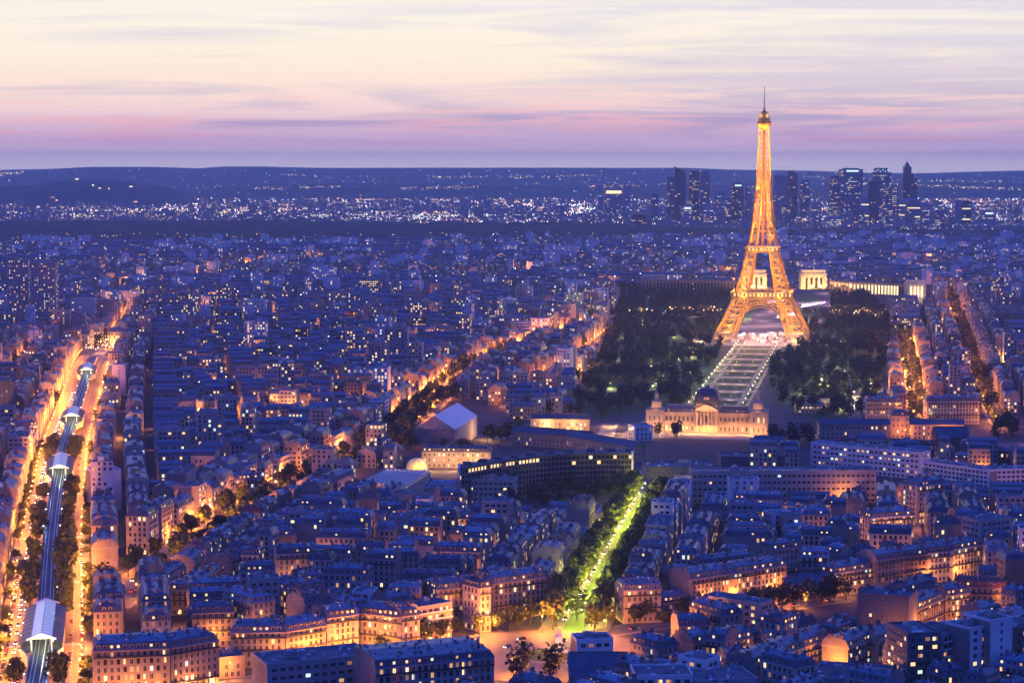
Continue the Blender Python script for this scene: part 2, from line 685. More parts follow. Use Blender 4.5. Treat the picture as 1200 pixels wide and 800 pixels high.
VI = street('boulevard', [(30, 880), (41, 830), (53, 772), (57, 700), (58, 662), (65, 600), (76, 530), (93, 478), (106, 432), (114, 418), (120, 409)], 21.5, 'the elevated railway')
SQ = street('narrow', [(122, 407), (133, 396), (142, 386), (147, 376), (153, 360)], 7, 'the narrow street beyond the viaduct')
SU = street('diagonal', [(120, 712), (148, 690), (275, 606), (375, 557), (440, 524), (500, 479), (545, 437), (608, 410), (672, 390), (705, 378)], 14.5, 'the long diagonal avenue')
SB = street('parkside', [(598, 478), (640, 449), (690, 414), (722, 388)], 11, 'the avenue west of the park')
SX = street('green', [(670, 742), (697, 698), (719, 655), (743, 611), (765, 575), (777, 552)], 17, 'the green leafy avenue', 'pale')
SF = street('facing', [(255, 806), (363, 779), (470, 762), (560, 748), (600, 742)], 9, 'the orange street by the roundabout')
SG = street('east', [(700, 742), (750, 737), (800, 729), (900, 713), (985, 701)], 10, 'the street east of the roundabout')
SH = street('corner', [(955, 812), (1003, 788), (1050, 768), (1115, 737), (1190, 727)], 8, 'the lit corner street')
SI = street('rapp', [(1078, 498), (1070, 455), (1064, 425), (1059, 390)], 9, 'the straight orange avenue')
SJ = street('bosquet', [(1180, 508), (1160, 480), (1140, 430), (1126, 385), (1112, 350), (1099, 318)], 8.5, 'the curving avenue beyond')
SK = street('lower', [(945, 513), (1040, 517), (1130, 520), (1215, 522)], 11, 'the avenue below the floodlit wall')
SL = street('west', [(4, 452), (24, 430), (43, 410), (56, 398)], 6, 'the small orange street at far left')
SM = street('middle', [(385, 612), (430, 592), (462, 578)], 5, 'the narrow lit street behind')
SN = street('short', [(700, 536), (708, 512), (716, 496)], 7, 'the lit barracks yard')
SO = street('cross', [(1072, 640), (1066, 610), (1062, 588)], 6, 'the short lit side street')
SP = street('north', [(1002, 492), (1003, 455), (1003, 420)], 6, 'the lane by the park edge')
z = .02
for key, s in ST.items():
    mb = MB()
    mb.strip(s.offs(s.hw - 3), s.offs(-s.hw + 3), z)
    kind(mb.build('road', 'asphalt'), 'structure')
    for sg in (1, -1):
        mb = MB()
        a, b = s.offs(sg * s.hw), s.offs(sg * (s.hw - 3))
        if sg < 0:
            a, b = s.offs(sg * (s.hw - 3)), s.offs(sg * s.hw)
        mb.strip(a, b, z + .14)
        for i in range(len(a) - 1):
            e = b if sg > 0 else a
            mb.poly([(e[i].x, e[i].y, z + .14), (e[i].x, e[i].y, z - .02), (e[i + 1].x, e[i + 1].y, z - .02), (e[i + 1].x, e[i + 1].y, z + .14)])
        kind(mb.build('pavement', 'paving'), 'structure')
    OCC_HW = s.hw + 1
    occ_poly(s.poly(OCC_HW))
    z += .012
occ_poly(pp([(420, 550), (540, 550), (545, 602), (420, 602)]))
# ground that must stay open in front of the street facades
for q in ([(100, 776), (262, 766), (262, 860), (100, 860)], [(255, 780), (363, 777), (470, 760), (640, 740), (640, 850), (255, 860)],
          [(640, 716), (735, 722), (810, 716), (945, 690), (945, 712), (885, 741), (800, 758), (735, 772), (640, 800)], [(922, 707), (1150, 672), (1152, 697), (1080, 716), (1000, 742), (925, 735)],
          [(985, 765), (1050, 746), (1110, 728), (1172, 726), (1172, 744), (1060, 790), (1000, 812), (960, 812)], [(1015, 632), (1080, 630), (1090, 655), (1010, 665)],
          [(800, 590), (800, 560), (1030, 556), (1035, 583)], [(940, 540), (1085, 552), (1230, 572), (1230, 590), (1080, 578), (940, 566)]):
    occ_poly(pp(q))
# median under the viaduct, lane dashes and crossings of the boulevard
mb = MB()
mb.strip(VI.offs(7.5), VI.offs(-7.5), .30)
for sg in (1, -1):
    a = VI.offs(sg * 7.5)
    for i in range(len(a) - 1):
        mb.poly([(a[i].x, a[i].y, .30), (a[i].x, a[i].y, .0), (a[i + 1].x, a[i + 1].y, .0), (a[i + 1].x, a[i + 1].y, .30)])
kind(mb.build('central_path', 'paving'), 'structure')
mb = MB()
mb.strip(SX.offs(5.5), SX.offs(-5.5), .30)
kind(mb.build('avenue_lawn', 'lawn'), 'structure')
mb = MB()


def dashes(s, off, t0, t1, ln, gap, w, zz):
    t = t0
    while t < t1:
        c, tg, nn = s.at(t)
        a = c + nn * (off - w / 2)
        b = c + nn * (off + w / 2)
        mb.poly([(a.x, a.y, zz), (a.x + tg.x * ln, a.y + tg.y * ln, zz), (b.x + tg.x * ln, b.y + tg.y * ln, zz), (b.x, b.y, zz)])
        t += ln + gap


for off in (13, -13):
    dashes(VI, off, 0, 900, 3, 5, .22, .055)
for t in (70, 180, 330, 470, 640):
    for sg in (1, -1):
        for k in range(9):
            c, tg, nn = VI.at(t)
            q = c + nn * (sg * (8.6 + k * 1.05))
            a, b = q - nn * .28, q + nn * .28
            mb.poly([(a.x, a.y, .055), (a.x + tg.x * 4, a.y + tg.y * 4, .055), (b.x + tg.x * 4, b.y + tg.y * 4, .055), (b.x, b.y, .055)])
dashes(SU, 0, 60, 900, 3, 5, .22, .08)
dashes(SF, 0, 10, SF.len - 10, 3, 4, .2, .09)
dashes(SG, 0, 10, SG.len - 10, 3, 4, .2, .105)
kind(mb.build('road_markings', 'paint'), 'structure')

# the roundabout
RB = P(640, 768)
RB = Vector((RB.x, RB.y))


def disc(r0, r1, zz, n=48, mb=None, mat=0, c=RB, sx=1.0):
    for i in range(n):
        a, b = 2 * PI * i / n, 2 * PI * (i + 1) / n
        if r0 <= 0:
            mb.poly([(c.x, c.y, zz), (c.x + r1 * math.cos(a), c.y + r1 * math.sin(a), zz), (c.x + r1 * math.cos(b), c.y + r1 * math.sin(b), zz)], mat)
        else:
            mb.poly([(c.x + r0 * math.cos(a), c.y + r0 * math.sin(a), zz), (c.x + r1 * math.cos(a), c.y + r1 * math.sin(a), zz),
                     (c.x + r1 * math.cos(b), c.y + r1 * math.sin(b), zz), (c.x + r0 * math.cos(b), c.y + r0 * math.sin(b), zz)], mat)


mb = MB()
disc(0, 52, .32, mb=mb)
kind(mb.build('roundabout_road', 'asphalt'), 'structure')
occ_poly([RB + Vector((math.cos(a) * 50, math.sin(a) * 50)) for a in np.linspace(0, 2 * PI, 30)])
mb = MB()
disc(13, 17, .46, mb=mb)
for r in (13, 17):
    for i in range(48):
        a, b = 2 * PI * i / 48, 2 * PI * (i + 1) / 48
        mb.poly([(RB.x + r * math.cos(a), RB.y + r * math.sin(a), .2), (RB.x + r * math.cos(b), RB.y + r * math.sin(b), .2), (RB.x + r * math.cos(b), RB.y + r * math.sin(b), .46), (RB.x + r * math.cos(a), RB.y + r * math.sin(a), .46)])
kind(mb.build('roundabout_kerb_path', 'paving'), 'structure')
mb = MB()
disc(0, 13, .40, mb=mb)
kind(mb.build('roundabout_lawn', 'lawn'), 'structure')
occ_poly(pp([(600, 740), (750, 740), (735, 765), (660, 790), (650, 850), (575, 850)]))
occ_poly(pp([(575, 800), (575, 735), (640, 715), (720, 715), (745, 745), (690, 760), (660, 800)]))

# ------------------------------------------------------------------ park: lawns and paths of the Champ de Mars
AX0 = Vector((P(829, 492).x, P(829, 492).y))       # behind the military school
AX1 = Vector((P(893, 398).x, P(893, 398).y))       # the tower
axd = (AX1 - AX0).normalized()
axn = Vector((-axd.y, axd.x))
AXL = (AX1 - AX0).length


def axp(t, o):
    q = AX0 + axd * t + axn * o
    return Vector((q.x, q.y))


def axrect(mb, t0, t1, o0, o1, zz, mat=0):
    mb.poly([(*axp(t0, o1), zz), (*axp(t0, o0), zz), (*axp(t1, o0), zz), (*axp(t1, o1), zz)], mat)


mb = MB()
axrect(mb, 10, AXL + 130, -29, 29, .05)
kind(mb.build('sandy_paths', 'sand'), 'structure')
mb = MB()
tt = 40
while tt < AXL - 110:
    axrect(mb, tt, tt + 46, -17, 17, .10)
    for sg in (1, -1):
        axrect(mb, tt, tt + 46, min(sg * 26, sg * 21), max(sg * 26, sg * 21), .10)
    tt += 70
kind(mb.build('park_lawns', 'lawn'), 'structure')
mb = MB()
axrect(mb, AXL - 95, AXL + 95, -90, 90, .12)
kind(mb.build('tower_esplanade', 'paving'), 'structure')
PARK_W = pp([(668, 480), (700, 425), (716, 392), (728, 345), (770, 338), (862, 342), (850, 400), (826, 462), (812, 478), (745, 482), (690, 492)])
PARK_E = pp([(905, 470), (900, 432), (935, 405), (950, 345), (1010, 342), (1040, 372), (1046, 400), (1028, 470), (1010, 492), (960, 496)])
occ_poly(PARK_W)
occ_poly(PARK_E)
occ_poly(pp([(800, 480), (860, 390), (870, 340), (950, 340), (960, 400), (910, 480)]))
occ_poly(pp([(690, 548), (690, 480), (760, 470), (905, 470), (965, 490), (960, 540), (800, 566), (740, 600)]))    # military school
occ_poly(pp([(422, 590), (480, 552), (470, 530), (492, 470), (560, 470), (600, 492), (700, 492), (750, 525), (745, 600), (540, 606), (500, 592)]))
occ_poly(pp([(945, 536), (950, 484), (1225, 484), (1225, 548), (1140, 542)]))
occ_poly(pp([(745, 356), (745, 330), (1090, 330), (1095, 362), (1010, 362)]))
mb = MB()
mb.poly([(*axp(-130, 62), .03), (*axp(-130, -66), .03), (*axp(-40, -66), .03), (*axp(-40, 62), .03)])
kind(mb.build('forecourt', 'paving'), 'structure')

LOWZ = [pp(q) for q in ([(800, 586), (1035, 586), (1040, 622), (800, 622)], [(940, 546), (1085, 560), (1230, 580), (1230, 604), (1080, 596), (940, 578)], [(540, 588), (745, 586), (750, 628), (540, 628)], [(880, 735), (1000, 745), (985, 768), (880, 765)])]
# ---- the rising gardens beyond the tower
mb = MB()
gA, gB, gC, gD = axp(AXL + 190, 85), axp(AXL + 190, -85), axp(AXL + 640, -70), axp(AXL + 640, 70)
mb.poly([(*gA, .1), (*gB, .1), (*gC, 24), (*gD, 24)])
mb.poly([(*gD, 24), (*gC, 24), (*axp(AXL + 700, -70), 24), (*axp(AXL + 700, 70), 24)])
kind(mb.build('terraced_garden_ground', 'ground'), 'structure')
for q in (PARK_W, PARK_E):
    mb = MB()
    mb.poly([(p.x, p.y, .03 if q is PARK_W else .035) for p in q][::-1])
    kind(mb.build('park_grass', 'lawn'), 'structure')
mb = MB()
for o_a, o_b in ((12, 46), (-46, -12)):
    axrect(mb, -48, -24, o_a, o_b, .09)
kind(mb.build('forecourt_lawns', 'lawn'), 'structure')
mb = MB()
for a_, b_, c_, d_ in ((-60, -30, 230, 600), (30, 60, 230, 600)):
    za, zb = .1 + (c_ - 190) / 450 * 23.9, .1 + (d_ - 190) / 450 * 23.9
    mb.poly([(*axp(AXL + c_, b_), za + .12), (*axp(AXL + c_, a_), za + .12), (*axp(AXL + d_, a_), zb + .12), (*axp(AXL + d_, b_), zb + .12)])
kind(mb.build('garden_lawns', 'lawn'), 'structure')
# ------------------------------------------------------------------ the air
mb = MB()
mb.box(-60000, -2000, -5, 60000, 28000, 360)
hz = bpy.data.materials.new('haze')
hz.use_nodes = True
t = hz.node_tree
t.nodes.clear()
pv = t.nodes.new('ShaderNodeVolumePrincipled')
pv.inputs['Color'].default_value = (.74, .95, 1.0, 1)
pv.inputs['Density'].default_value = 4.2e-5
pv.inputs['Anisotropy'].default_value = 0.25
ho = t.nodes.new('ShaderNodeOutputMaterial')
t.links.new(pv.outputs[0], ho.inputs['Volume'])
hzo = inst('haze', mb.mesh('haze', [hz]))
kind(hzo, 'stuff')

# ================================================================== BUILDINGS
def win_mesh(w, h, pane, half=0):
    mb = MB()
    mb.box(-w / 2 - .14, -.07, -.1, w / 2 + .14, .02, h + .14, 0)
    n = len(mb.f)
    if half:                       # a curtain drawn over one side
        c = half * .12 * w
        mb.poly([(-w / 2, -.085, 0), (c, -.085, 0), (c, -.085, h), (-w / 2, -.085, h)], 1 if half > 0 else 2)
        mb.poly([(c, -.085, 0), (w / 2, -.085, 0), (w / 2, -.085, h), (c, -.085, h)], 2 if half > 0 else 1)
    else:
        mb.poly([(-w / 2, -.085, 0), (w / 2, -.085, 0), (w / 2, -.085, h), (-w / 2, -.085, h)], 1)
    mb.box(-.05, -.1, 0, .05, -.088, h, 0)
    return mb.mesh('window', ['frame', pane, 'lit5' if pane != 'glass' else 'glass'])


WM = {}


def wmesh(t, pane):
    half = 0 if pane == 'glass' else R.choice((0, 0, 1, -1))
    if (t, pane, half) not in WM:
        w, h = {'tall': (1.25, 2.1), 'wide': (2.0, 1.5), 'small': (1.1, 1.4)}[t]
        WM[t, pane, half] = win_mesh(w, h, pane, half)
    return WM[t, pane, half]


def dormer_mesh(pane):
    mb = MB()
    mb.box(-.75, -.1, 0, .75, 1.5, 1.9, 0)
    mb.prism([(-.9, -.25), (.9, -.25), (.9, 1.5), (-.9, 1.5)], 1.9, 2.1, 1)
    mb.poly([(-.5, -.12, .2), (.5, -.12, .2), (.5, -.12, 1.7), (-.5, -.12, 1.7)], 2)
    return mb.mesh('dormer', ['stone1', 'zinc', pane])


DM = {p: dormer_mesh(p) for p in ('glass', 'lit0', 'lit1', 'lit2')}


def chim_mesh():
    mb = MB()
    mb.box(-.3, -1.15, 0, .3, 1.15, 3.6, 0)
    mb.box(-.38, -1.23, 3.6, .38, 1.23, 3.8, 0)
    for i in range(5):
        mb.prism([(-.13, -.95 + i * .47 - .12), (.13, -.95 + i * .47 - .12), (.13, -.95 + i * .47 + .12), (-.13, -.95 + i * .47 + .12)], 3.8, 4.4, 1)
    return mb.mesh('chimney', ['chimney', 'tile'])


CM = chim_mesh()


def unit_mesh():
    mb = MB()
    mb.box(-2, -1.5, 0, 2, 1.5, 2.6, 0, 1)
    mb.box(-1.2, -.8, 2.6, -.2, .2, 3.3, 2)
    mb.box(.4, -.4, 2.6, 1.2, .5, 3.1, 2)
    return mb.mesh('rooftop_unit', ['concrete', 'gravel', 'pale_roof'])


UM = unit_mesh()
N_OBJ = [0]


def pane_pick(plit, warm=None):
    return R.choice(LIT) if R.random() < plit else 'glass'


def mansard(mb, Ln, d, h, ends, rise=3.1, top=1.3):
    def ring(i, e):
        x0 = e if ends[0] else 0
        x1 = Ln - (e if ends[1] else 0)
        return [(x0, i), (x1, i), (x1, d - i), (x0, d - i)]
    r = [(ring(-.25, -.25), h), (ring(-.25, -.25), h + .25), (ring(1.2, 1.2), h + rise), (ring(d / 2 - .4, 4.5), h + rise + top)]
    n = len(mb.v)
    for rr, z in r:
        mb.v.extend([(x, y, z) for x, y in rr])
    for k in range(3):
        for i in range(4):
            j = (i + 1) % 4
            mb.f.append((n + 4 * k + i, n + 4 * k + j, n + 4 * k + 4 + j, n + 4 * k + 4 + i))
            end = (i == 1 and not ends[1]) or (i == 3 and not ends[0])
            mb.m.append(2 if end else (1 if k == 1 else (2 if k == 0 else 0)))
    mb.f.append((n + 12, n + 13, n + 14, n + 15))
    mb.m.append(0)


def facade_slots(Ln, nf, h, bay, gfh):
    nb = max(1, int((Ln - 1.0) / bay))
    m = (Ln - nb * bay) / 2 + bay / 2
    fh = (h - gfh) / max(nf - 1, 1)
    out = []
    for f in range(nf):
        z0 = .9 if f == 0 else gfh + (f - 1) * fh + .75
        for b in range(nb):
            out.append((m + b * bay, z0, f))
    return out, fh


def building(A, ux, Ln, d, h, nf, label, cat='apartment building', group=None, name='apartment_building', style='mansard', wall='stone0', roof='zinc',
             detail='obj', ends=(False, False), plit=.13, bay=2.7, wt='tall', balcony=True, shops=0.0, z0=0.0, mass=1.0, force=None):
    """A: front left corner; ux: unit vector along the front; the depth runs to the left of ux"""
    root = empty(name, (A[0], A[1], z0), math.atan2(ux[1], ux[0]))
    tag(root, label, cat, group)
    uy = (-ux[1], ux[0])
    # which faces can be seen from the raised viewpoint side
    vx, vy = -(A[0] + ux[0] * Ln / 2), -(A[1] + ux[1] * Ln / 2)
    vl = math.hypot(vx, vy)
    vx, vy = vx / vl, vy / vl
    see = {'front': -(uy[0] * vx + uy[1] * vy), 'back': uy[0] * vx + uy[1] * vy, 'left': -(ux[0] * vx + ux[1] * vy), 'right': ux[0] * vx + ux[1] * vy}
    faces = [f for f in ('front', 'back') if see[f] > -.12] + [f for f, e in (('left', ends[0]), ('right', ends[1])) if e and see[f] > -.05]
    if force:
        faces = force
    gfh = 4.2 if style == 'mansard' else 3.6
    w = MB()
    w.box(0, 0, 0, Ln, d, h, 0, bottom=False)
    if not ends[0]:
        w.m[3] = 1
    if not ends[1]:
        w.m[1] = 1
    if style == 'mansard':
        w.box(-.05, -.45, h - .55, Ln + .05, d + .45, h - .003, 0)
        w.box(-.02, -.18, gfh - .25, Ln + .02, d + .18, gfh, 0)
    slots_by = {}
    for f in faces:
        ln = Ln if f in ('front', 'back') else d
        slots_by[f] = facade_slots(ln, nf, h, bay, gfh)
    fh = facade_slots(Ln, nf, h, bay, gfh)[1]
    place = {'front': lambda x: (x, 0, 0.0), 'back': lambda x: (Ln - x, d, PI), 'left': lambda x: (0, d - x, -PI / 2), 'right': lambda x: (Ln, x, PI / 2)}
    total = sum(len(v[0]) for v in slots_by.values())
    wmats = [wall, 'party', 'glass', 'lit0', 'lit1', 'lit2', 'lit3', 'lit4', 'lit5']
    objs = []
    for f in faces:
        for (x, z, fl) in slots_by[f][0]:
            pane = pane_pick(plit)
            if fl == 0:
                pane = 'lit4' if R.random() < shops else ('glass' if R.random() < .8 else pane)
            px, py, rz = place[f](x)
            if detail == 'obj':
                objs.append((px, py, z, rz, pane))
            elif detail == 'baked' and not (pane == 'glass' and f == 'back'):
                ww, hh = {'tall': (.65, 2.1), 'wide': (1.0, 1.5), 'small': (.6, 1.4)}[wt]
                c, s = math.cos(rz), math.sin(rz)
                k = .05
                w.poly([(px + c * a + s * k, py + s * a - c * k, z + zz) for a, zz in ((-ww, 0), (ww, 0), (ww, hh), (-ww, hh))], wmats.index(pane))
    w.build('wall', wmats, root)
    if len(objs) > 98:
        R.shuffle(objs)
        objs.sort(key=lambda q: q[4] == 'glass')
        rest, objs = objs[98:], objs[:98]
        rb = MB()
        ww, hh = {'tall': (.65, 2.1), 'wide': (1.0, 1.5), 'small': (.6, 1.4)}[wt]
        for px, py, z, rz, pane in rest:
            c, s_ = math.cos(rz), math.sin(rz)
            rb.poly([(px + c * a + s_ * .085, py + s_ * a - c * .085, z + zz) for a, zz in ((-ww, 0), (ww, 0), (ww, hh), (-ww, hh))], 0 if pane == 'glass' else 1)
        kind(rb.build('window', ['glass', 'lit0'], root), 'stuff')
    for px, py, z, rz, pane in objs:
        inst('window', wmesh(wt, 'lit0' if pane == 'lit4' else pane), root, (px, py, z), rz)
        N_OBJ[0] += 1
    if style == 'mansard':
        if balcony and detail == 'obj':
            for fl in (2, nf - 1):
                if fl < 1:
                    continue
                zb = gfh + (fl - 1) * fh
                b = MB()
                b.box(.2, -.85, zb, Ln - .2, -.02, zb + .16, 0)
                b.box(.2, -.86, zb + .16, Ln - .2, -.80, zb + 1.05, 1)
                b.build('balcony', ['stone1', 'iron'], root)
        r = MB()
        mansard(r, Ln, d, h, ends)
        for _ in range(int(Ln * d / 20)):      # vents and skylights
            x, y = R.uniform(1, Ln - 1), R.uniform(2.5, d - 2.5)
            zz = h + 3.0 + 1.2 * (1 - abs(y - d / 2) / (d / 2))
            a = R.uniform(.2, .6)
            r.box(x - a, y - .3, zz - .5, x + a, y + .3, zz + R.uniform(.1, 1.2), R.choice((2, 3, 3, 0, 4, 4)))
        rmats = [roof, 'slate' if R.random() < .65 else roof, 'party', 'pale_roof', 'glass', 'lit0', 'lit1']
        if detail != 'obj':
            for f, yy, sg in (('front', .35, -1), ('back', d - .35, 1)):
                if see[f] > 0:
                    for (x, z, fl) in slots_by[f][0] if f in slots_by else ():
                        if fl == 1 and R.random() < .8:
                            q = x if f == 'front' else Ln - x
                            r.box(q - .6, min(yy, yy - sg * 1.3), h + .5, q + .6, max(yy, yy - sg * 1.3), h + 2.3, 2, 0)
                            yv = yy + sg * .03
                            pts = [(q - .45, yv, h + .7), (q + .45, yv, h + .7), (q + .45, yv, h + 2.1), (q - .45, yv, h + 2.1)]
                            r.poly(pts if sg < 0 else pts[::-1], R.choice((4, 4, 4, 5, 6)) if R.random() < .6 else 4)
        ro = r.build('roof', rmats, root)
        n = 2 if Ln < 22 else 3
        for k in range(n):
            x = .5 + (Ln - 1.0) * k / (n - 1)
            if (k == 0 and ends[0]) or (k == n - 1 and ends[1]):
                x = x + (3 if k == 0 else -3)
            for yy in ((.3, .7) if d > 11 else (.5,)):
                inst('chimney', CM, ro, (x, d * yy + R.uniform(-.6, .6), h + R.uniform(.6, 1.6)), 0)
                N_OBJ[0] += 1
        if detail == 'obj':
            for f, yy in (('front', .3), ('back', d - .3)):
                if f in slots_by and see[f] > 0:
                    for (x, z, fl) in slots_by[f][0]:
                        if fl == 1:
                            q = x if f == 'front' else Ln - x
                            inst('dormer', DM[R.choice(('lit0', 'lit1', 'lit2')) if R.random() < plit * 1.3 else 'glass'], ro, (q, yy, h + .45), 0 if f == 'front' else PI)
                            N_OBJ[0] += 1
            for f in ('left', 'right'):
                if f in slots_by:
                    for (x, z, fl) in slots_by[f][0]:
                        if fl == 1 and 2 < x < d - 2:
                            inst('dormer', DM['glass' if R.random() > plit else 'lit0'], ro, (.3 if f == 'left' else Ln - .3, d - x if f == 'left' else x, h + .45), -PI / 2 if f == 'left' else PI / 2)
    elif style == 'flat':
        r = MB()
        r.box(0, 0, h, Ln, d, h + .05, 1, 1, bottom=False)
        for (a, b, c, e) in ((-.1, -.1, Ln + .1, .3), (-.1, d - .3, Ln + .1, d + .1), (-.1, .3, .3, d - .3), (Ln - .3, .3, Ln + .1, d - .3)):
            r.box(a, b, h - .3, c, e, h + .9, 0)
        for _ in range(int(Ln * d / 60)):
            x, y = R.uniform(1.5, Ln - 1.5), R.uniform(1.5, d - 1.5)
            a, b2 = R.uniform(.3, 1.3), R.uniform(.3, .9)
            r.box(x - a, y - b2, h + .04, x + a, y + b2, h + R.uniform(.4, 1.6), R.choice((0, 2)))
        ro = r.build('roof', [wall, roof if roof != 'zinc' else 'gravel', 'pale_roof'], root)
        for k in range(max(1, int(Ln / 18))):
            inst('rooftop_unit', UM, ro, (R.uniform(4, max(4.1, Ln - 4)), d * R.uniform(.4, .6), h + .04), R.choice((0, PI)))
        if balcony and detail == 'obj':
            for fl in range(1, nf):
                zb = gfh + (fl - 1) * fh
                b = MB()
                b.box(.4, -1.3, zb, Ln - .4, -.02, zb + .2, 0)
                b.box(.4, -1.34, zb + .2, Ln - .4, -1.26, zb + 1.0, 1)
                b.build('balcony', ['concrete', 'dark_concrete' if mass < 1 else 'white'], root)
    elif style == 'gable':
        r = MB()
        e = .5
        rh = d * .32
        r.poly([(-e, -e, h - .1), (Ln + e, -e, h - .1), (Ln + e, d / 2, h + rh), (-e, d / 2, h + rh)], 0)
        r.poly([(Ln + e, d + e, h - .1), (-e, d + e, h - .1), (-e, d / 2, h + rh), (Ln + e, d / 2, h + rh)], 0)
        r.poly([(0, d, h), (0, 0, h), (0, d / 2, h + rh - .15)], 1)
        r.poly([(Ln, 0, h), (Ln, d, h), (Ln, d / 2, h + rh - .15)], 1)
        r.poly([(-e, -e, h - .3), (Ln + e, -e, h - .3), (Ln + e, -e, h - .1), (-e, -e, h - .1)], 0)
        r.box(0, d / 2 - .2, h + rh - .1, Ln, d / 2 + .2, h + rh + .25, 0)
        r.build('roof', [roof, wall], root)
    return root


def front_px(a, b, h, d, **kw):
    """building whose cornice line runs from photo point a to b at height h"""
    A, B = P(*a, h), P(*b, h)
    v = Vector((B.x - A.x, B.y - A.y))
    Ln = v.length
    ux = v.normalized()
    uy = Vector((-ux.y, ux.x))
    q = [Vector((A.x, A.y)), Vector((B.x, B.y))]
    occ_poly([q[0] - uy, q[1] - uy, q[1] + uy * d, q[0] + uy * d])
    return building((A.x, A.y), (ux.x, ux.y), Ln, d, h, **kw)


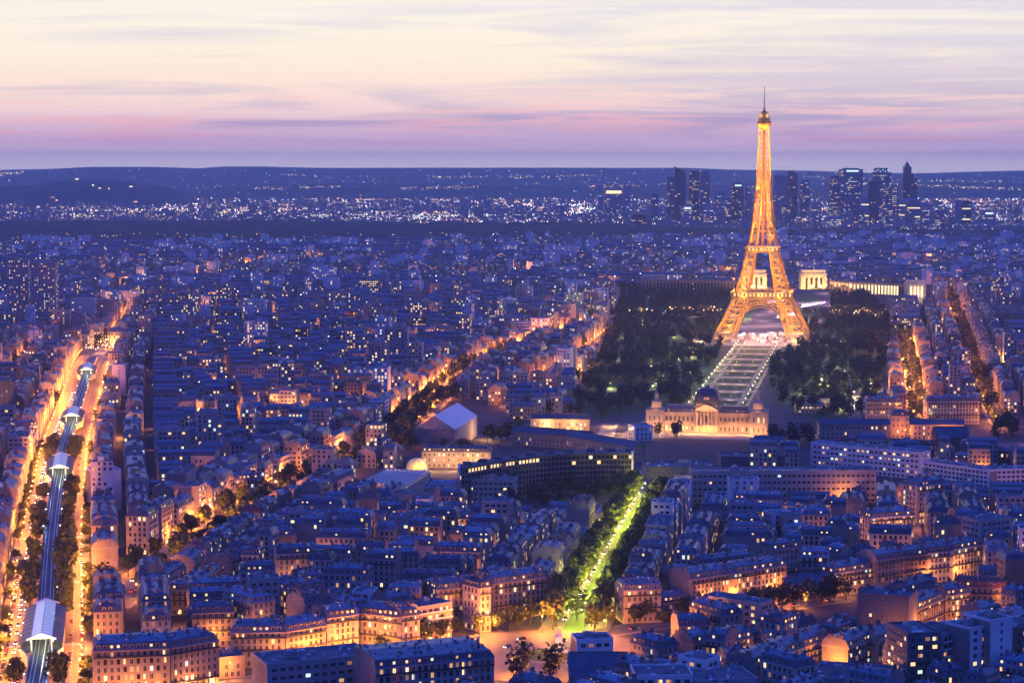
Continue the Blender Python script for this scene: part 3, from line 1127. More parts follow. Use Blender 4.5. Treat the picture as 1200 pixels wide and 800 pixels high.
BL = 'apartment building'
NEAR = [
    # a, b, h, depth, floors, kwargs, label
    ((109, 763), (199, 759), 24, 20, 7, dict(ends=(True, False), plit=.16, shops=.4, wall='stone2'), 'big buff corner block beside the railway station with slate mansard and rounded dormers'),
    ((200, 759), (256, 750), 23, 18, 7, dict(ends=(False, True), plit=.18, wall='stone2'), 'buff block with small dormers joined to the big corner block by the railway'),
    ((257, 772), (287, 769), 9, 14, 2, dict(style='flat', roof='gravel', balcony=False, name='low_annex'), 'low annex with flat blue-grey roof between two tall stone blocks'),
    ((270, 741), (334, 740), 16, 17, 5, dict(ends=(True, False), shops=.7, plit=.2), 'cream stone block with corner dome, orange lit shopfronts at its foot'),
    ((335, 740), (382, 732), 16, 17, 5, dict(shops=.5, plit=.18), 'cream stone block next to the domed corner block, facing the low dark roofs'),
    ((383, 724), (420, 719), 18.5, 16, 6, dict(shops=.5, plit=.2, wall='stone1'), 'tall narrow pale block rising above its cream neighbours on the orange street'),
    ((421, 718), (470, 723), 17.5, 17, 5, dict(shops=.8, plit=.25), 'brightest orange facade on the street left of the roundabout'),
    ((471, 722), (492, 719), 18, 17, 6, dict(ends=(False, True), plit=.35, wall='stone1'), 'narrow corner tower block with arched gable and a column of lit windows'),
    ((511, 691), (576, 685), 19, 16, 6, dict(ends=(True, False), plit=.25), 'long balconied stone block above the trees left of the roundabout'),
    ((577, 684), (640, 676), 19, 16, 6, dict(ends=(False, True), plit=.15), 'stone block at the corner of the leafy avenue with a bare ochre side'),
    ((731, 692), (775, 690), 16.5, 17, 5, dict(ends=(True, False), plit=.2), 'rounded mansard block at the near right corner of the leafy avenue'),
    ((776, 706), (808, 703), 8.5, 13, 2, dict(plit=.2, name='low_annex'), 'low stone annex with zinc roof between the corner block and long pink facade'),
    ((809, 679), (857, 672), 18.5, 16, 6, dict(plit=.1, wall='stone2'), 'west half of the long pink facade with many rows of balconies'),
    ((857, 672), (922, 662), 18.5, 16, 6, dict(ends=(False, True), plit=.25, wall='stone2'), 'east half of the long pink facade with several lit windows'),
    ((923, 686), (976, 681), 9, 14, 3, dict(plit=.05, wall='stone2', roof='slate', style='gable', name='low_annex'), 'low slate-roofed annex at the foot of the long pink terrace'),
    ((977, 672), (1027, 664), 12.5, 15, 4, dict(plit=.3, ends=(True, False)), 'low four-storey pink block starting the long terrace, row of lit attic windows'),
    ((1027, 657), (1060, 652), 16.5, 15, 5, dict(plit=.06, wall='stone2'), 'plain pink terrace block with dark attic, second in the long terrace'),
    ((1060, 652), (1087, 649), 16.5, 15, 5, dict(plit=.06, wall='brick'), 'brown brick block in the middle of the long pink terrace'),
    ((1087, 648), (1117, 645), 16.5, 15, 5, dict(plit=.3, wall='stone1'), 'pale block of the long terrace with two rows of lit windows'),
    ((1117, 644), (1150, 638), 16.5, 15, 5, dict(plit=.35, ends=(False, True), wall='stone1'), 'end block of the long pink terrace with lit ground floor'),
    ((1021, 607), (1072, 603), 14, 16, 5, dict(plit=.25, wall='white', shops=.7, ends=(True, True)), 'white block with a floodlit glowing entrance beside the short side street'),
    ((1149, 611), (1186, 607), 27, 16, 8, dict(style='flat', wall='concrete', wt='wide', plit=.03, balcony=False, bay=3.4, name='modern_block', ends=(True, True)), 'concrete grid block with square dark windows behind the long terrace'),
    ((994, 759), (1028, 746), 14.5, 13, 5, dict(plit=.3, shops=.9), 'orange lit block at the near end of the lit corner street'),
    ((1029, 752), (1051, 744), 14, 13, 4, dict(plit=.3, shops=.9), 'short low orange lit block in the lit corner street'),
    ((1044, 728), (1075, 715), 13.5, 13, 5, dict(plit=.35, shops=.5), 'pale block with lit bay window in the lit corner street'),
    ((1076, 713), (1106, 701), 14.5, 13, 5, dict(plit=.25, shops=.6), 'long balconied block just before the bend of the lit corner street'),
    ((1108, 698), (1136, 694), 15.5, 14, 5, dict(plit=.4, shops=.9, ends=(False, True)), 'tall facade closing the bend of the lit corner street'),
    ((1137, 716), (1170, 718), 8, 18, 2, dict(style='flat', roof='tile', wall='stone2', balcony=False, shops=.9, name='low_annex'), 'low hall with flat dark red roof and lit front'),
    ((1064, 744), (1102, 742), 31, 22, 9, dict(style='flat', wall='dark_concrete', wt='wide', plit=.2, bay=3.2, name='modern_block', mass=.5, ends=(True, True)), 'dark terraced block with deep balconies and orange lit rooms'),
    ((1103, 745), (1134, 737), 29, 18, 9, dict(style='flat', wall='concrete', wt='wide', plit=.25, bay=3.2, name='modern_block', ends=(False, True)), 'grey balconied block with orange lamps on its terraces'),
    ((1137, 737), (1159, 733), 33, 14, 10, dict(style='flat', wall='white', wt='wide', plit=.1, bay=5, name='modern_block', balcony=False), 'narrow white slab with a single column of dark windows'),
    ((1161, 728), (1187, 724), 36, 16, 11, dict(style='flat', wall='white', wt='small', plit=.03, bay=8, name='modern_block', balcony=False), 'blank pale pink slab at the edge of the picture beside a narrow white slab'),
    ((1188, 738), (1222, 733), 31, 16, 9, dict(style='flat', wall='brick', wt='wide', plit=.15, bay=3.4, name='modern_block', mass=.5), 'dark brick block with balconies right of the blank pale slab'),
    ((887, 779), (943, 757), 19, 14, 6, dict(plit=.25, shops=.9), 'stone block with glowing ground floor left of the lit corner street'),
    ((1006, 696), (1065, 701), 25, 18, 7, dict(style='flat', wall='dark_concrete', wt='small', plit=.04, bay=6, name='modern_block', balcony=False), 'dark windowless block with a tall lit stair window'),
    ((313, 780), (437, 768), 21, 22, 6, dict(style='flat', plit=.1, wall='concrete', balcony=False, name='modern_block', wt='wide', bay=3.6), 'long low block with grey flat roof in front of the domed corner block'),
    ((440, 783), (579, 770), 24, 30, 7, dict(ends=(False, True), plit=.22, wall='stone3'), 'large dark-roofed block in front of the roundabout with rows of dormers'),
    ((668, 795), (737, 795), 12, 26, 4, dict(style='gable', roof='slate', wall='stone3', plit=.05, balcony=False, ends=(True, True)), 'dark barn-like hall with steep slate roof right of the roundabout'),
    ((745, 793), (812, 792), 24, 18, 7, dict(style='flat', wall='white', plit=.12, wt='wide', bay=3.6, name='modern_block', balcony=False), 'white flat-roofed block right of the dark barn-like hall'),
    ((816, 800), (888, 796), 22, 20, 6, dict(style='flat', wall='stone3', plit=.15, wt='wide', bay=3.6, name='modern_block', balcony=False), 'grey flat-roofed block with pale parapet and lit terrace'),
    ((822, 748), (850, 752), 20, 14, 6, dict(plit=.2, ends=(True, False)), 'dark mansard block with dormers right of the barn-like hall'),
    ((852, 752), (882, 746), 19, 14, 6, dict(plit=.25), 'mansard block with three lit windows beside a darker mansard block'),
    ((950, 795), (1050, 802), 14, 30, 4, dict(style='flat', wall='stone3', plit=.3, wt='wide', bay=3.4, name='modern_block', balcony=False), 'wide low block with blue-grey flat roof and lit skylights'),
    # middle distance, right
    ((811, 553), (1027, 552), 21, 17, 5, dict(style='flat', wall='stone1', roof='slate', wt='wide', bay=3.3, plit=.04, balcony=False, name='office_building', ends=(True, True)), 'long pink office block with a regular grid of square dark windows'),
    ((950, 519), (1080, 531), 19, 14, 5, dict(style='flat', wall='white', wt='wide', bay=3.6, plit=.28, balcony=False, name='office_building', ends=(True, True)), 'long white office slab with two rows of yellow lit windows'),
    ((1081, 541), (1160, 552), 19, 14, 6, dict(style='flat', wall='white', wt='wide', bay=3.4, plit=.06, balcony=False, name='office_building'), 'white office slab continuing toward the picture edge, lit rose at its base'),
    ((1161, 551), (1225, 549), 19, 14, 6, dict(style='flat', wall='white', wt='wide', bay=3.4, plit=.1, balcony=False, name='office_building'), 'white office block at the right edge past the bend of the long slab'),
    ((1015, 471), (1057, 471), 15, 16, 4, dict(wall='stone1', plit=.12, ends=(True, True)), 'pale four-storey block facing the floodlit wall, near the park edge'),
    ((1086, 470), (1148, 470), 20, 16, 6, dict(wall='stone1', plit=.06, ends=(True, True)), 'wide pale block at the head of the straight orange avenue'),
    ((855, 563), (890, 563), 26, 14, 8, dict(style='flat', wall='white', wt='tall', bay=4.5, plit=.08, balcony=False, name='modern_block', ends=(True, True)), 'white tower block in front of the long pink office block'),
    ((905, 603), (948, 601), 20, 14, 6, dict(style='flat', wall='white', wt='tall', bay=3.4, plit=.12, balcony=False, name='modern_block', ends=(True, True)), 'white block with square windows beside a dark courtyard garden'),
    ((1075, 570), (1108, 566), 24, 14, 7, dict(wall='stone1', plit=.2, shops=.9, ends=(True, False)), 'tall lit facade at the top of the short side street'),
    # left
    ((0, 605), (14, 600), 16, 14, 5, dict(wall='stone2', plit=.1), 'small buff block at the left edge behind the boulevard'),
    ((108, 553), (142, 551), 26, 18, 8, dict(style='flat', wall='white', wt='small', bay=12, plit=.05, balcony=False, name='modern_block'), 'blank lilac-white slab right of the boulevard beyond the second station'),
    ((131, 428), (147, 428), 30, 16, 9, dict(style='flat', wall='white', wt='small', bay=12, plit=.0, balcony=False, name='modern_block'), 'blank lilac block right of the third railway station'),
    ((20, 500), (44, 498), 20, 14, 6, dict(wall='white', plit=.25, ends=(True, True)), 'pale stepped block left of the boulevard with lit windows'),
    ((-8, 448), (18, 447), 36, 20, 11, dict(style='flat', wall='dark_concrete', wt='small', bay=4, plit=.04, balcony=False, name='modern_block', ends=(True, True)), 'dark tower block at the left edge of the picture'),
    ((268, 563), (305, 560), 17, 14, 5, dict(wall='stone0', plit=.2, shops=.9, ends=(True, True)), 'orange lit corner block where the diagonal avenue bends'),
    ((540, 562), (604, 563), 18, 13, 5, dict(style='flat', wall='stone1', wt='wide', bay=3.2, plit=.1, balcony=False, name='office_building', ends=(True, True)), 'small banded office block in front of the curved glass headquarters'),
]
for a, b, h, d, nf, kw, lab in NEAR:
    kw = dict(kw)
    kw.setdefault('name', 'apartment_building')
    cat = {'apartment_building': 'apartment building', 'low_annex': 'annex', 'modern_block': 'modern block', 'office_building': 'office building'}[kw['name']]
    if kw.get('style') == 'flat':
        kw.setdefault('roof', 'gravel')
    dist = P(*a, h).y
    front_px(a, b, h, d, nf=nf, label=lab, cat=cat, group=None, detail='obj', **kw)

# ---- slabs and towers standing out of the roofs further off: x0, x1, top, base (photo), wall, lit share, label
SLABS = [
    (37, 67, 309, 384, 'concrete', .34, 22, 'residential_tower', 'right of the twin residential towers, many yellow lit rows'),
    (10, 34, 306, 382, 'concrete', .26, 22, 'residential_tower', 'left of the twin residential towers, pale edge and bluish glass'),
    (84, 112, 351, 383, 'white', .05, 9, 'modern_block', 'stepped white-banded block at the foot of the twin towers'),
    (112, 138, 352, 382, 'concrete', .03, 8, 'modern_block', 'plain blue-grey block right of the stepped white-banded block'),
    (72, 118, 338, 350, 'white', .22, 5, 'modern_block', 'white banded block behind the stepped block'),
    (118, 163, 342, 362, 'white', .25, 6, 'modern_block', 'white banded block curving away right of the stepped block'),
    (205, 216, 370, 396, 'white', .05, 9, 'modern_block', 'narrow pinkish slab standing before a long pink hospital block'),
    (217, 251, 371, 394, 'stone1', .12, 8, 'modern_block', 'long pink hospital block with dotted windows'),
    (252, 284, 367, 389, 'dark_concrete', .5, 8, 'modern_block', 'dark block speckled with yellow windows left of a white slab'),
    (289, 311, 352, 383, 'white', .25, 10, 'modern_block', 'tall white slab with lit stair column beside a dark grove'),
    (164, 204, 382, 400, 'brick', .4, 6, 'modern_block', 'reddish block with many lit windows by the end of the boulevard'),
    (247, 268, 407, 431, 'stone2', .15, 8, 'modern_block', 'beige block glowing pink at its foot in the left middle distance'),
    (294, 320, 408, 431, 'dark_concrete', .3, 8, 'modern_block', 'dark slab with a grid of small lit windows and pale end wall'),
    (330, 344, 403, 424, 'concrete', .35, 7, 'modern_block', 'narrow block with a column of lit windows near the dark slab'),
    (345, 360, 386, 414, 'brick', .4, 9, 'modern_block', 'round-topped pinkish tower with lit floors above the roofs'),
    (349, 362, 417, 434, 'white', .0, 6, 'modern_block', 'blank pale wall block in front of the pinkish tower'),
    (372, 405, 409, 433, 'stone1', .4, 8, 'modern_block', 'broad lilac block with rows of yellow windows'),
    (386, 410, 372, 391, 'dark_concrete', .4, 7, 'modern_block', 'dark block with yellow windows beside the dark grove'),
    (404, 418, 366, 391, 'brick', .35, 9, 'modern_block', 'brown tower block with lit balconies beside a dark grove'),
    (420, 432, 368, 388, 'dark_concrete', .3, 7, 'modern_block', 'dark narrow block with two columns of lit windows'),
    (421, 444, 329, 346, 'stone2', .8, 6, 'modern_block', 'bright orange lit block in the left middle distance'),
    (308, 318, 329, 342, 'stone1', .6, 4, 'modern_block', 'small pale block with six bright windows'),
    (460, 488, 364, 384, 'tower_glass1', .03, 6, 'office_building', 'pale blue banded office block left of the long slab range'),
    (483, 500, 373, 396, 'dark_concrete', .3, 7, 'office_building', 'dark block with yellow windows at the left end of the slab range'),
    (502, 530, 374, 394, 'concrete', .12, 6, 'office_building', 'blue-grey slab with bright central windows'),
    (531, 566, 376, 395, 'concrete', .06, 6, 'office_building', 'plain blue-grey slab with few lit windows'),
    (572, 604, 373, 398, 'concrete', .22, 7, 'office_building', 'pale slab with bright green-yellow windows'),
    (605, 621, 378, 398, 'white', .0, 6, 'office_building', 'blank pale wall left of the striped block'),
    (622, 643, 374, 400, 'white', .3, 8, 'office_building', 'striped white-banded block next to the floodlit pitch'),
    (565, 606, 358, 368, 'stone1', .5, 4, 'office_building', 'long pale block with rows of lit windows behind the slab range'),
    (620, 700, 350, 364, 'stone1', .12, 4, 'office_building', 'long lilac terrace with pillared front behind the floodlit pitch'),
    (500, 552, 352, 360, 'stone1', .2, 3, 'office_building', 'long low terrace with lit eaves in the centre distance'),
    (405, 431, 430, 447, 'stone2', .35, 5, 'office_building', 'lilac block with long lit window bands'),
    (436, 486, 432, 447, 'stone2', .3, 5, 'office_building', 'long block with lit ground floor left of the diagonal avenue'),
    (60, 95, 402, 412, 'brick', .1, 4, 'modern_block', 'low pink block behind the small orange street'),
    (190, 225, 424, 437, 'stone1', .3, 4, 'modern_block', 'low pinkish block with lit base in the left middle distance'),
]
DETW = {'residential_tower': 'residential tower', 'modern_block': 'modern block', 'office_building': 'office building'}
for x0, x1, yt, yb, wall, plit, nf, nm, lab in SLABS:
    b = P((x0 + x1) / 2, yb)
    h = (yb - yt) / FPX * b.y * 1.02
    A, B = P(x0, yb), P(x1, yb)
    Ln = B.x - A.x
    d = min(max(12, Ln * .4), 18)
    skew = R.uniform(-.12, .12)
    ux = Vector((math.cos(skew), math.sin(skew)))
    uy = Vector((-ux.y, ux.x))
    a2 = Vector((A.x, A.y))
    occ_poly([a2 - uy, a2 + ux * Ln - uy, a2 + ux * Ln + uy * d, a2 + uy * d])
    building(a2, ux, Ln, d, h, max(3, int(h / 3.2)), lab, cat=DETW[nm], name=nm, style='flat', roof='gravel', wall=wall, plit=plit, wt='small' if nm == 'residential_tower' else 'wide', bay=3.2, detail='baked', balcony=False, ends=(True, True))

# ---- rows of buildings along the streets
WTONE = {'stone0': 'cream', 'stone1': 'pale', 'stone2': 'buff', 'stone3': 'grey', 'white': 'white'}
cands = []
ROWD = 13.0


def in_poly(x, y, poly):
    ins = False
    n = len(poly)
    for i in range(n):
        x1, y1, x2, y2 = poly[i].x, poly[i].y, poly[(i + 1) % n].x, poly[(i + 1) % n].y
        if (y1 > y) != (y2 > y) and x < (x2 - x1) * (y - y1) / (y2 - y1) + x1:
            ins = not ins
    return ins


def in_view(x, y, m=60):
    a, b = pix(x, y, 12)
    return -m < a < 1200 + m and b < 860


def fill_row(key, sg, row):
    s = ST[key]
    pairs, odd = row // 2, row % 2
    off = s.hw + 1.5 + pairs * (ROWD * 2 + 9 + 9) + (ROWD + 9 if odd else 0)
    if off > 420:
        return
    t = R.uniform(0, 8)
    since, idx = R.uniform(0, 60), 0
    while t < s.len - 8:
        Ln = R.uniform(16, 34)
        since += Ln
        if since > 125:
            t += 9
            since = 0
            continue
        c0, tg0, n0 = s.at(t)
        c1, tg1, n1_ = s.at(min(t + Ln, s.len))
        d = ROWD + R.uniform(-1, 2)
        a, b = c0 + n0 * (sg * off), c1 + n1_ * (sg * off)
        a2, b2 = c0 + n0 * (sg * (off + d)), c1 + n1_ * (sg * (off + d))
        if (sg > 0) == (not odd):
            A, B = (a, b) if sg > 0 else (a2, b2)
        else:
            A, B = (b, a) if sg < 0 else (b2, a2)
        v = B - A
        L_ = v.length
        if L_ < 9 or not in_view(A.x, A.y):
            t += max(Ln, 5)
            continue
        ux = v.normalized()
        ok = False
        for frac in (1.0, .6):
            if rect_free(A, ux, L_ * frac, d):
                ok = True
                break
        if ok:
            idx += 1
            cands.append(dict(A=A, ux=ux, Ln=L_ * frac, d=d, key=key, sg=sg, row=row, idx=idx, dist=math.hypot(A.x, A.y)))
        t += Ln * (frac if ok else .35)


order = ['narrow', 'facing', 'east', 'corner', 'green', 'boulevard', 'diagonal', 'parkside', 'rapp', 'bosquet', 'lower', 'middle', 'cross', 'west', 'north']
for row in range(0, 2):
    for key in order:
        for sg in (1, -1):
            fill_row(key, sg, row)
POOLS = []


def fill_blocks(key, sg, j):
    """blocks behind the street frontage: rows across the street's direction, a court between each pair"""
    st = ST[key]
    o0 = st.hw + 1.5 + 2 * ROWD + 9 + 10 + j * 80
    t, blk = R.uniform(0, 20), 0
    row = 2 + j
    while t < st.len - 20:
        blk += 1
        c, tg, nn = st.at(t)
        if not in_view(*(c + nn * sg * (o0 + 33)), m=140):
            t += 54
            continue
        n0 = len(cands)
        for part, dt in ((0, 0), (1, 30)):
            u = 0.0
            d = 12.5 + R.uniform(-1, 1.5)
            while u < 66:
                Ln = min(R.uniform(15, 32), 68 - u)
                if Ln < 8:
                    break
                # leftmost point first, front towards the near end
                off = o0 + u
                A = c + nn * (sg * off if sg < 0 else off + Ln) + tg * dt
                ux = Vector((-nn.x, -nn.y))
                if part == 1:
                    A, ux = A + ux * Ln + tg * d, -ux
                if in_view(A.x, A.y):
                    for fr in (1.0, .6):
                        if rect_free(A, ux, Ln * fr, d):
                            cands.append(dict(A=A, ux=ux, Ln=Ln * fr, d=d, key=key, sg=sg, row=row, idx=blk, dist=math.hypot(A.x, A.y), part=part, ord=(t, part, u)))
                            break
                u += Ln
        if len(cands) - n0 >= 2 and R.random() < .5:
            for u in (10, 33, 56):
                if R.random() < .7:
                    q = c + nn * (sg * (o0 + u)) - tg * 5
                    POOLS.append((q.x, q.y))
        t += 54


for j in range(0, 7):
    for key in ('green', 'east', 'boulevard', 'narrow', 'diagonal', 'parkside', 'rapp', 'bosquet', 'corner', 'facing'):
        if key in ('facing', 'corner', 'east') and j > 1:
            continue
        for sg in (1, -1):
            fill_blocks(key, sg, j)
# infill of what is left
allp = [(p, key) for key, s in ST.items() for p in s.p[::3]]
AP = np.array([(p[0].x, p[0].y) for p in allp])
n_in = 0
for _ in range(26000):
    y = 800 + 2750 * R.random() ** 1.15
    x = R.uniform(-.27, .27) * y
    dd = (AP[:, 0] - x) ** 2 + (AP[:, 1] - y) ** 2
    key = allp[int(dd.argmin())][1]
    s = ST[key]
    k = min(range(0, len(s.p), 2), key=lambda i: (s.p[i].x - x) ** 2 + (s.p[i].y - y) ** 2)
    k = min(max(k, 1), len(s.p) - 2)
    tg = (s.p[k + 1] - s.p[k - 1]).normalized()
    rot = R.choice((0, 1, 2, 3))
    ux = Vector((tg.x, tg.y)) if rot % 2 == 0 else Vector((-tg.y, tg.x))
    if rot > 1:
        ux = -ux
    Ln, d = R.uniform(11, 26), R.uniform(9, 14)
    if rect_free((x, y), ux, Ln, d):
        n_in += 1
        cands.append(dict(A=Vector((x, y)), ux=ux, Ln=Ln, d=d, key=key, sg=0, row=0, idx=n_in, dist=math.hypot(x, y)))
cands.sort(key=lambda c: c['dist'])
print('candidates', len(cands))
CITY, CLUMPS = [], []
cnt = {}
N_IND, N_FINE = 430, 170
n_by = {}
for i, c in enumerate(cands):
    modern = R.random() < .17
    h = R.choice((15, 17, 18, 19, 20, 21, 22)) + R.uniform(-.8, .8)
    if c['sg'] == 0:
        h *= R.uniform(.55, .95)
    if modern:
        h *= R.choice((.8, 1.0, 1.25, 1.4))
    if c['key'] == 'diagonal' and c['sg'] < 0 and c['row'] < 2 and c['dist'] < 1900:
        h, modern = R.uniform(9.5, 12.5), False
    mid = c['A'] + c['ux'] * (c['Ln'] / 2) + Vector((-c['ux'].y, c['ux'].x)) * (c['d'] / 2)
    if any(in_poly(mid.x, mid.y, q) for q in LOWZ):
        h, modern = R.uniform(5.5, 8.5), modern and R.random() < .6
    nf = max(2, int(h / 3.15))
    wall = R.choice(('stone0', 'stone0', 'stone1', 'stone1', 'stone2', 'stone3')) if not modern else R.choice(('white', 'stone3', 'stone1', 'concrete'))
    name = 'modern_block' if modern else ('courtyard_house' if c['sg'] == 0 else 'apartment_building')
    lim = {'modern_block': 90, 'courtyard_house': 110, 'apartment_building': 235}[name]
    n_by[name] = n_by.get(name, 0)
    if n_by[name] < lim and i < 900:
        n_by[name] += 1
        s = ST[c['key']]
        tone = WTONE.get(wall, 'concrete')
        kindw = 'flat-roofed block' if modern else ('courtyard house' if c['sg'] == 0 else 'mansard block')
        if c['sg'] == 0:
            cnt[c['key']] = cnt.get(c['key'], 0) + 1
            lab = f"{tone} court house by {s.desc}, {ordn(cnt[c['key']])} from its near end"
        else:
            q = (c['key'], c['sg'], c['row'])
            rw = f"the {ordn(c['row'] + 1)} row" if c['row'] < 2 else f"range {c['row'] - 1}"
            cnt[q] = cnt.get(q, 0) + 1
            lab = f"{tone} {kindw}, {ordn(cnt[q])} in {rw} {'left' if c['sg'] > 0 else 'right'} of {s.desc}"
        building(c['A'], c['ux'], c['Ln'], c['d'], h, nf, lab, cat={'modern_block': 'modern block', 'courtyard_house': 'house', 'apartment_building': 'apartment building'}[name],
                 group={'modern_block': 'flat-roofed blocks among the stone houses', 'courtyard_house': 'houses in the courts', 'apartment_building': 'mansard-roofed stone blocks lining the streets'}[name],
                 name=name, style='flat' if modern else 'mansard', wall=wall, roof='gravel' if modern else R.choice(('zinc', 'zinc', 'zinc', 'zinc_light', 'zinc_light', 'slate', 'slate', 'tile')),
                 detail='obj' if i < N_FINE else 'baked', ends=(R.random() < .6, R.random() < .6), plit=R.choice((.05, .1, .16, .22)),
                 wt='wide' if modern else 'tall', bay=3.4 if modern else 2.8, balcony=i < N_FINE and (not modern or R.random() < .5), shops=.45 if c['row'] == 0 and c['sg'] else .1)
    else:
        if c['dist'] > 1700 and R.random() < .09:      # dark gaps with trees between the roofs
            for _ in range(3):
                q = c['A'] + c['ux'] * R.uniform(2, c['Ln'])
                CLUMPS.append((q.x, q.y))
            continue
        big = R.random()
        if big < .045:
            h, modern = R.uniform(28, 44), True
        elif big < .3:
            h *= R.uniform(.5, .85)
        CITY.append((c['A'].x, c['A'].y, c['ux'].x, c['ux'].y, c['Ln'], c['d'], h, 1 if modern else 0, R.choice((0, 1, 2, 3)) if big >= .045 else R.choice((1, 3, 4))))
print('individual', n_by, 'city', len(CITY), 'sub objects', N_OBJ)

# ================================================================== LANDMARKS
M['jet'] = mat('lit_water', (.8, .8, .85), .3, emit=(1.0, .72, .95), es=1.3)
# ---- the iron tower
TB = P(893, 397)
trz = math.atan2(axd.y, axd.x) - PI / 2
tower = empty('lattice_tower', (TB.x, TB.y, 0), trz)
tag(tower, 'tall golden floodlit iron lattice tower with four curved legs and a mast', 'tower')
ZO = [0, 28, 57.6, 86, 115.7, 150, 196, 240, 276]
WO = [62.5, 47.5, 34.5, 26, 18.6, 13.2, 9.0, 6.6, 5.0]
WI = [37.5, 27, 18.6, 13, 8.6, 5.0, 2.4, 1.2, .8]


def wo(z):
    return float(np.interp(z, ZO, WO))


def wi(z):
    return float(np.interp(z, ZO, WI))


def leg_mesh(sx, sy, zs, ch, br):
    mb = MB()
    for a, b in zip(zs[:-1], zs[1:]):
        oa, ia, ob, ib = wo(a), wi(a), wo(b), wi(b)
        ca = [(sx * x, sy * y, a) for x, y in ((oa, oa), (ia, oa), (ia, ia), (oa, ia))]
        cb = [(sx * x, sy * y, b) for x, y in ((ob, ob), (ib, ob), (ib, ib), (ob, ib))]
        for i in range(4):
            j = (i + 1) % 4
            mb.bar(ca[i], cb[i], ch)
            mb.bar(cb[i], cb[j], br * 1.2)
            if i in (0, 3):
                mb.bar(ca[i], cb[j], br * .85)
                mb.bar(ca[j], cb[i], br * .85)
    return mb


Z1 = list(np.linspace(0, 54, 5))
Z2 = list(np.linspace(62, 112, 6))
GOLD = (1.0, .44, .035)
for sx in (-1, 1):
    for sy in (-1, 1):
        lg = leg_mesh(sx, sy, Z1, 1.6, .85).build('leg', 'tower_iron', tower)
        f = MB()
        f.box(sx * 50 - 15, sy * 50 - 15, 0, sx * 50 + 15, sy * 50 + 15, 4.5)
        f.build('masonry_foot', 'stone1', lg)
        leg_mesh(sx, sy, Z2, 1.3, .75).build('upper_leg', 'tower_iron', tower)
        for zz, pw in ((6, 30e3), (17, 30e3), (28, 28e3), (39, 26e3), (50, 24e3), (68, 20e3), (79, 18e3), (90, 16e3), (101, 14e3), (109, 10e3)):
            c = (wo(zz) + wi(zz)) / 2
            point(f'tower_{int(zz)}', GOLD, pw * .30, (sx * c, sy * c, zz), tower, .6)
        for zz, pw in ((8, 36e3), (24, 36e3), (40, 34e3), (70, 26e3), (84, 24e3), (98, 20e3), (108, 14e3)):  # fill lights added in mid-air outside the legs, brightening the outer faces
            c = wo(zz) + 7
            m_ = (wo(zz) + wi(zz)) / 2
            point(f'tower_fill_{int(zz)}', GOLD, pw * .23, (sx * m_, sy * c, zz - 4), tower, .6)
            point(f'tower_fill_{int(zz)}', GOLD, pw * .23, (sx * c, sy * m_, zz - 4), tower, .6)
mb = MB()
zs = [121]
while zs[-1] < 268:
    zs.append(zs[-1] + max(6.0, wo(zs[-1]) * 1.0))
zs[-1] = 272
for a, b in zip(zs[:-1], zs[1:]):
    oa, ia, ob, ib = wo(a), wi(a), wo(b), wi(b)
    for k in range(4):
        c, s = [(1, 0), (0, 1), (-1, 0), (0, -1)][k]

        def T(x, y, z, c=c, s=s):
            return (x * c - y * s, x * s + y * c, z)
        cw = 1.4 if a < 190 else 1.1
        bw = .8 if a < 190 else .6
        mb.bar(T(-oa, -oa, a), T(-ob, -ob, b), cw)
        for q, w in ((1, 1), (-1, 1)):
            if ia > 1.6:
                mb.bar(T(q * ia, -oa, a), T(q * ib, -ob, b), cw * .8)
                mb.bar(T(q * oa, -oa, a), T(q * ib, -ob, b), bw)
                mb.bar(T(q * ia, -oa, a), T(q * ob, -ob, b), bw)
        if ia <= 1.6:
            mb.bar(T(-oa, -oa, a), T(ob, -ob, b), bw)
            mb.bar(T(oa, -oa, a), T(-ob, -ob, b), bw)
        mb.bar(T(-ob, -ob, b), T(ob, -ob, b), bw)
    zm = (a + b) / 2
    point(f'shaft_{int(wo(a))}', GOLD, 720 * max(5.5, wo(a)) ** 1.35, (0, 0, zm), tower, .5)
    if True:
        for k in range(4):
            o = wo(zm) * (.62 if a < 200 else 1.9)
            point(f'shaft_side_{int(wo(a))}', GOLD, (400 if a < 200 else 820) * wo(a) ** 1.3, (o * (1 if k in (0, 3) else -1), o * (1 if k < 2 else -1), zm), tower, .4)
mb.build('upper_shaft', 'tower_iron', tower)
mb = MB()
mb.box(-1.6, -1.6, 121, 1.6, 1.6, 272)
mb.build('lift_shaft', 'tile', tower)
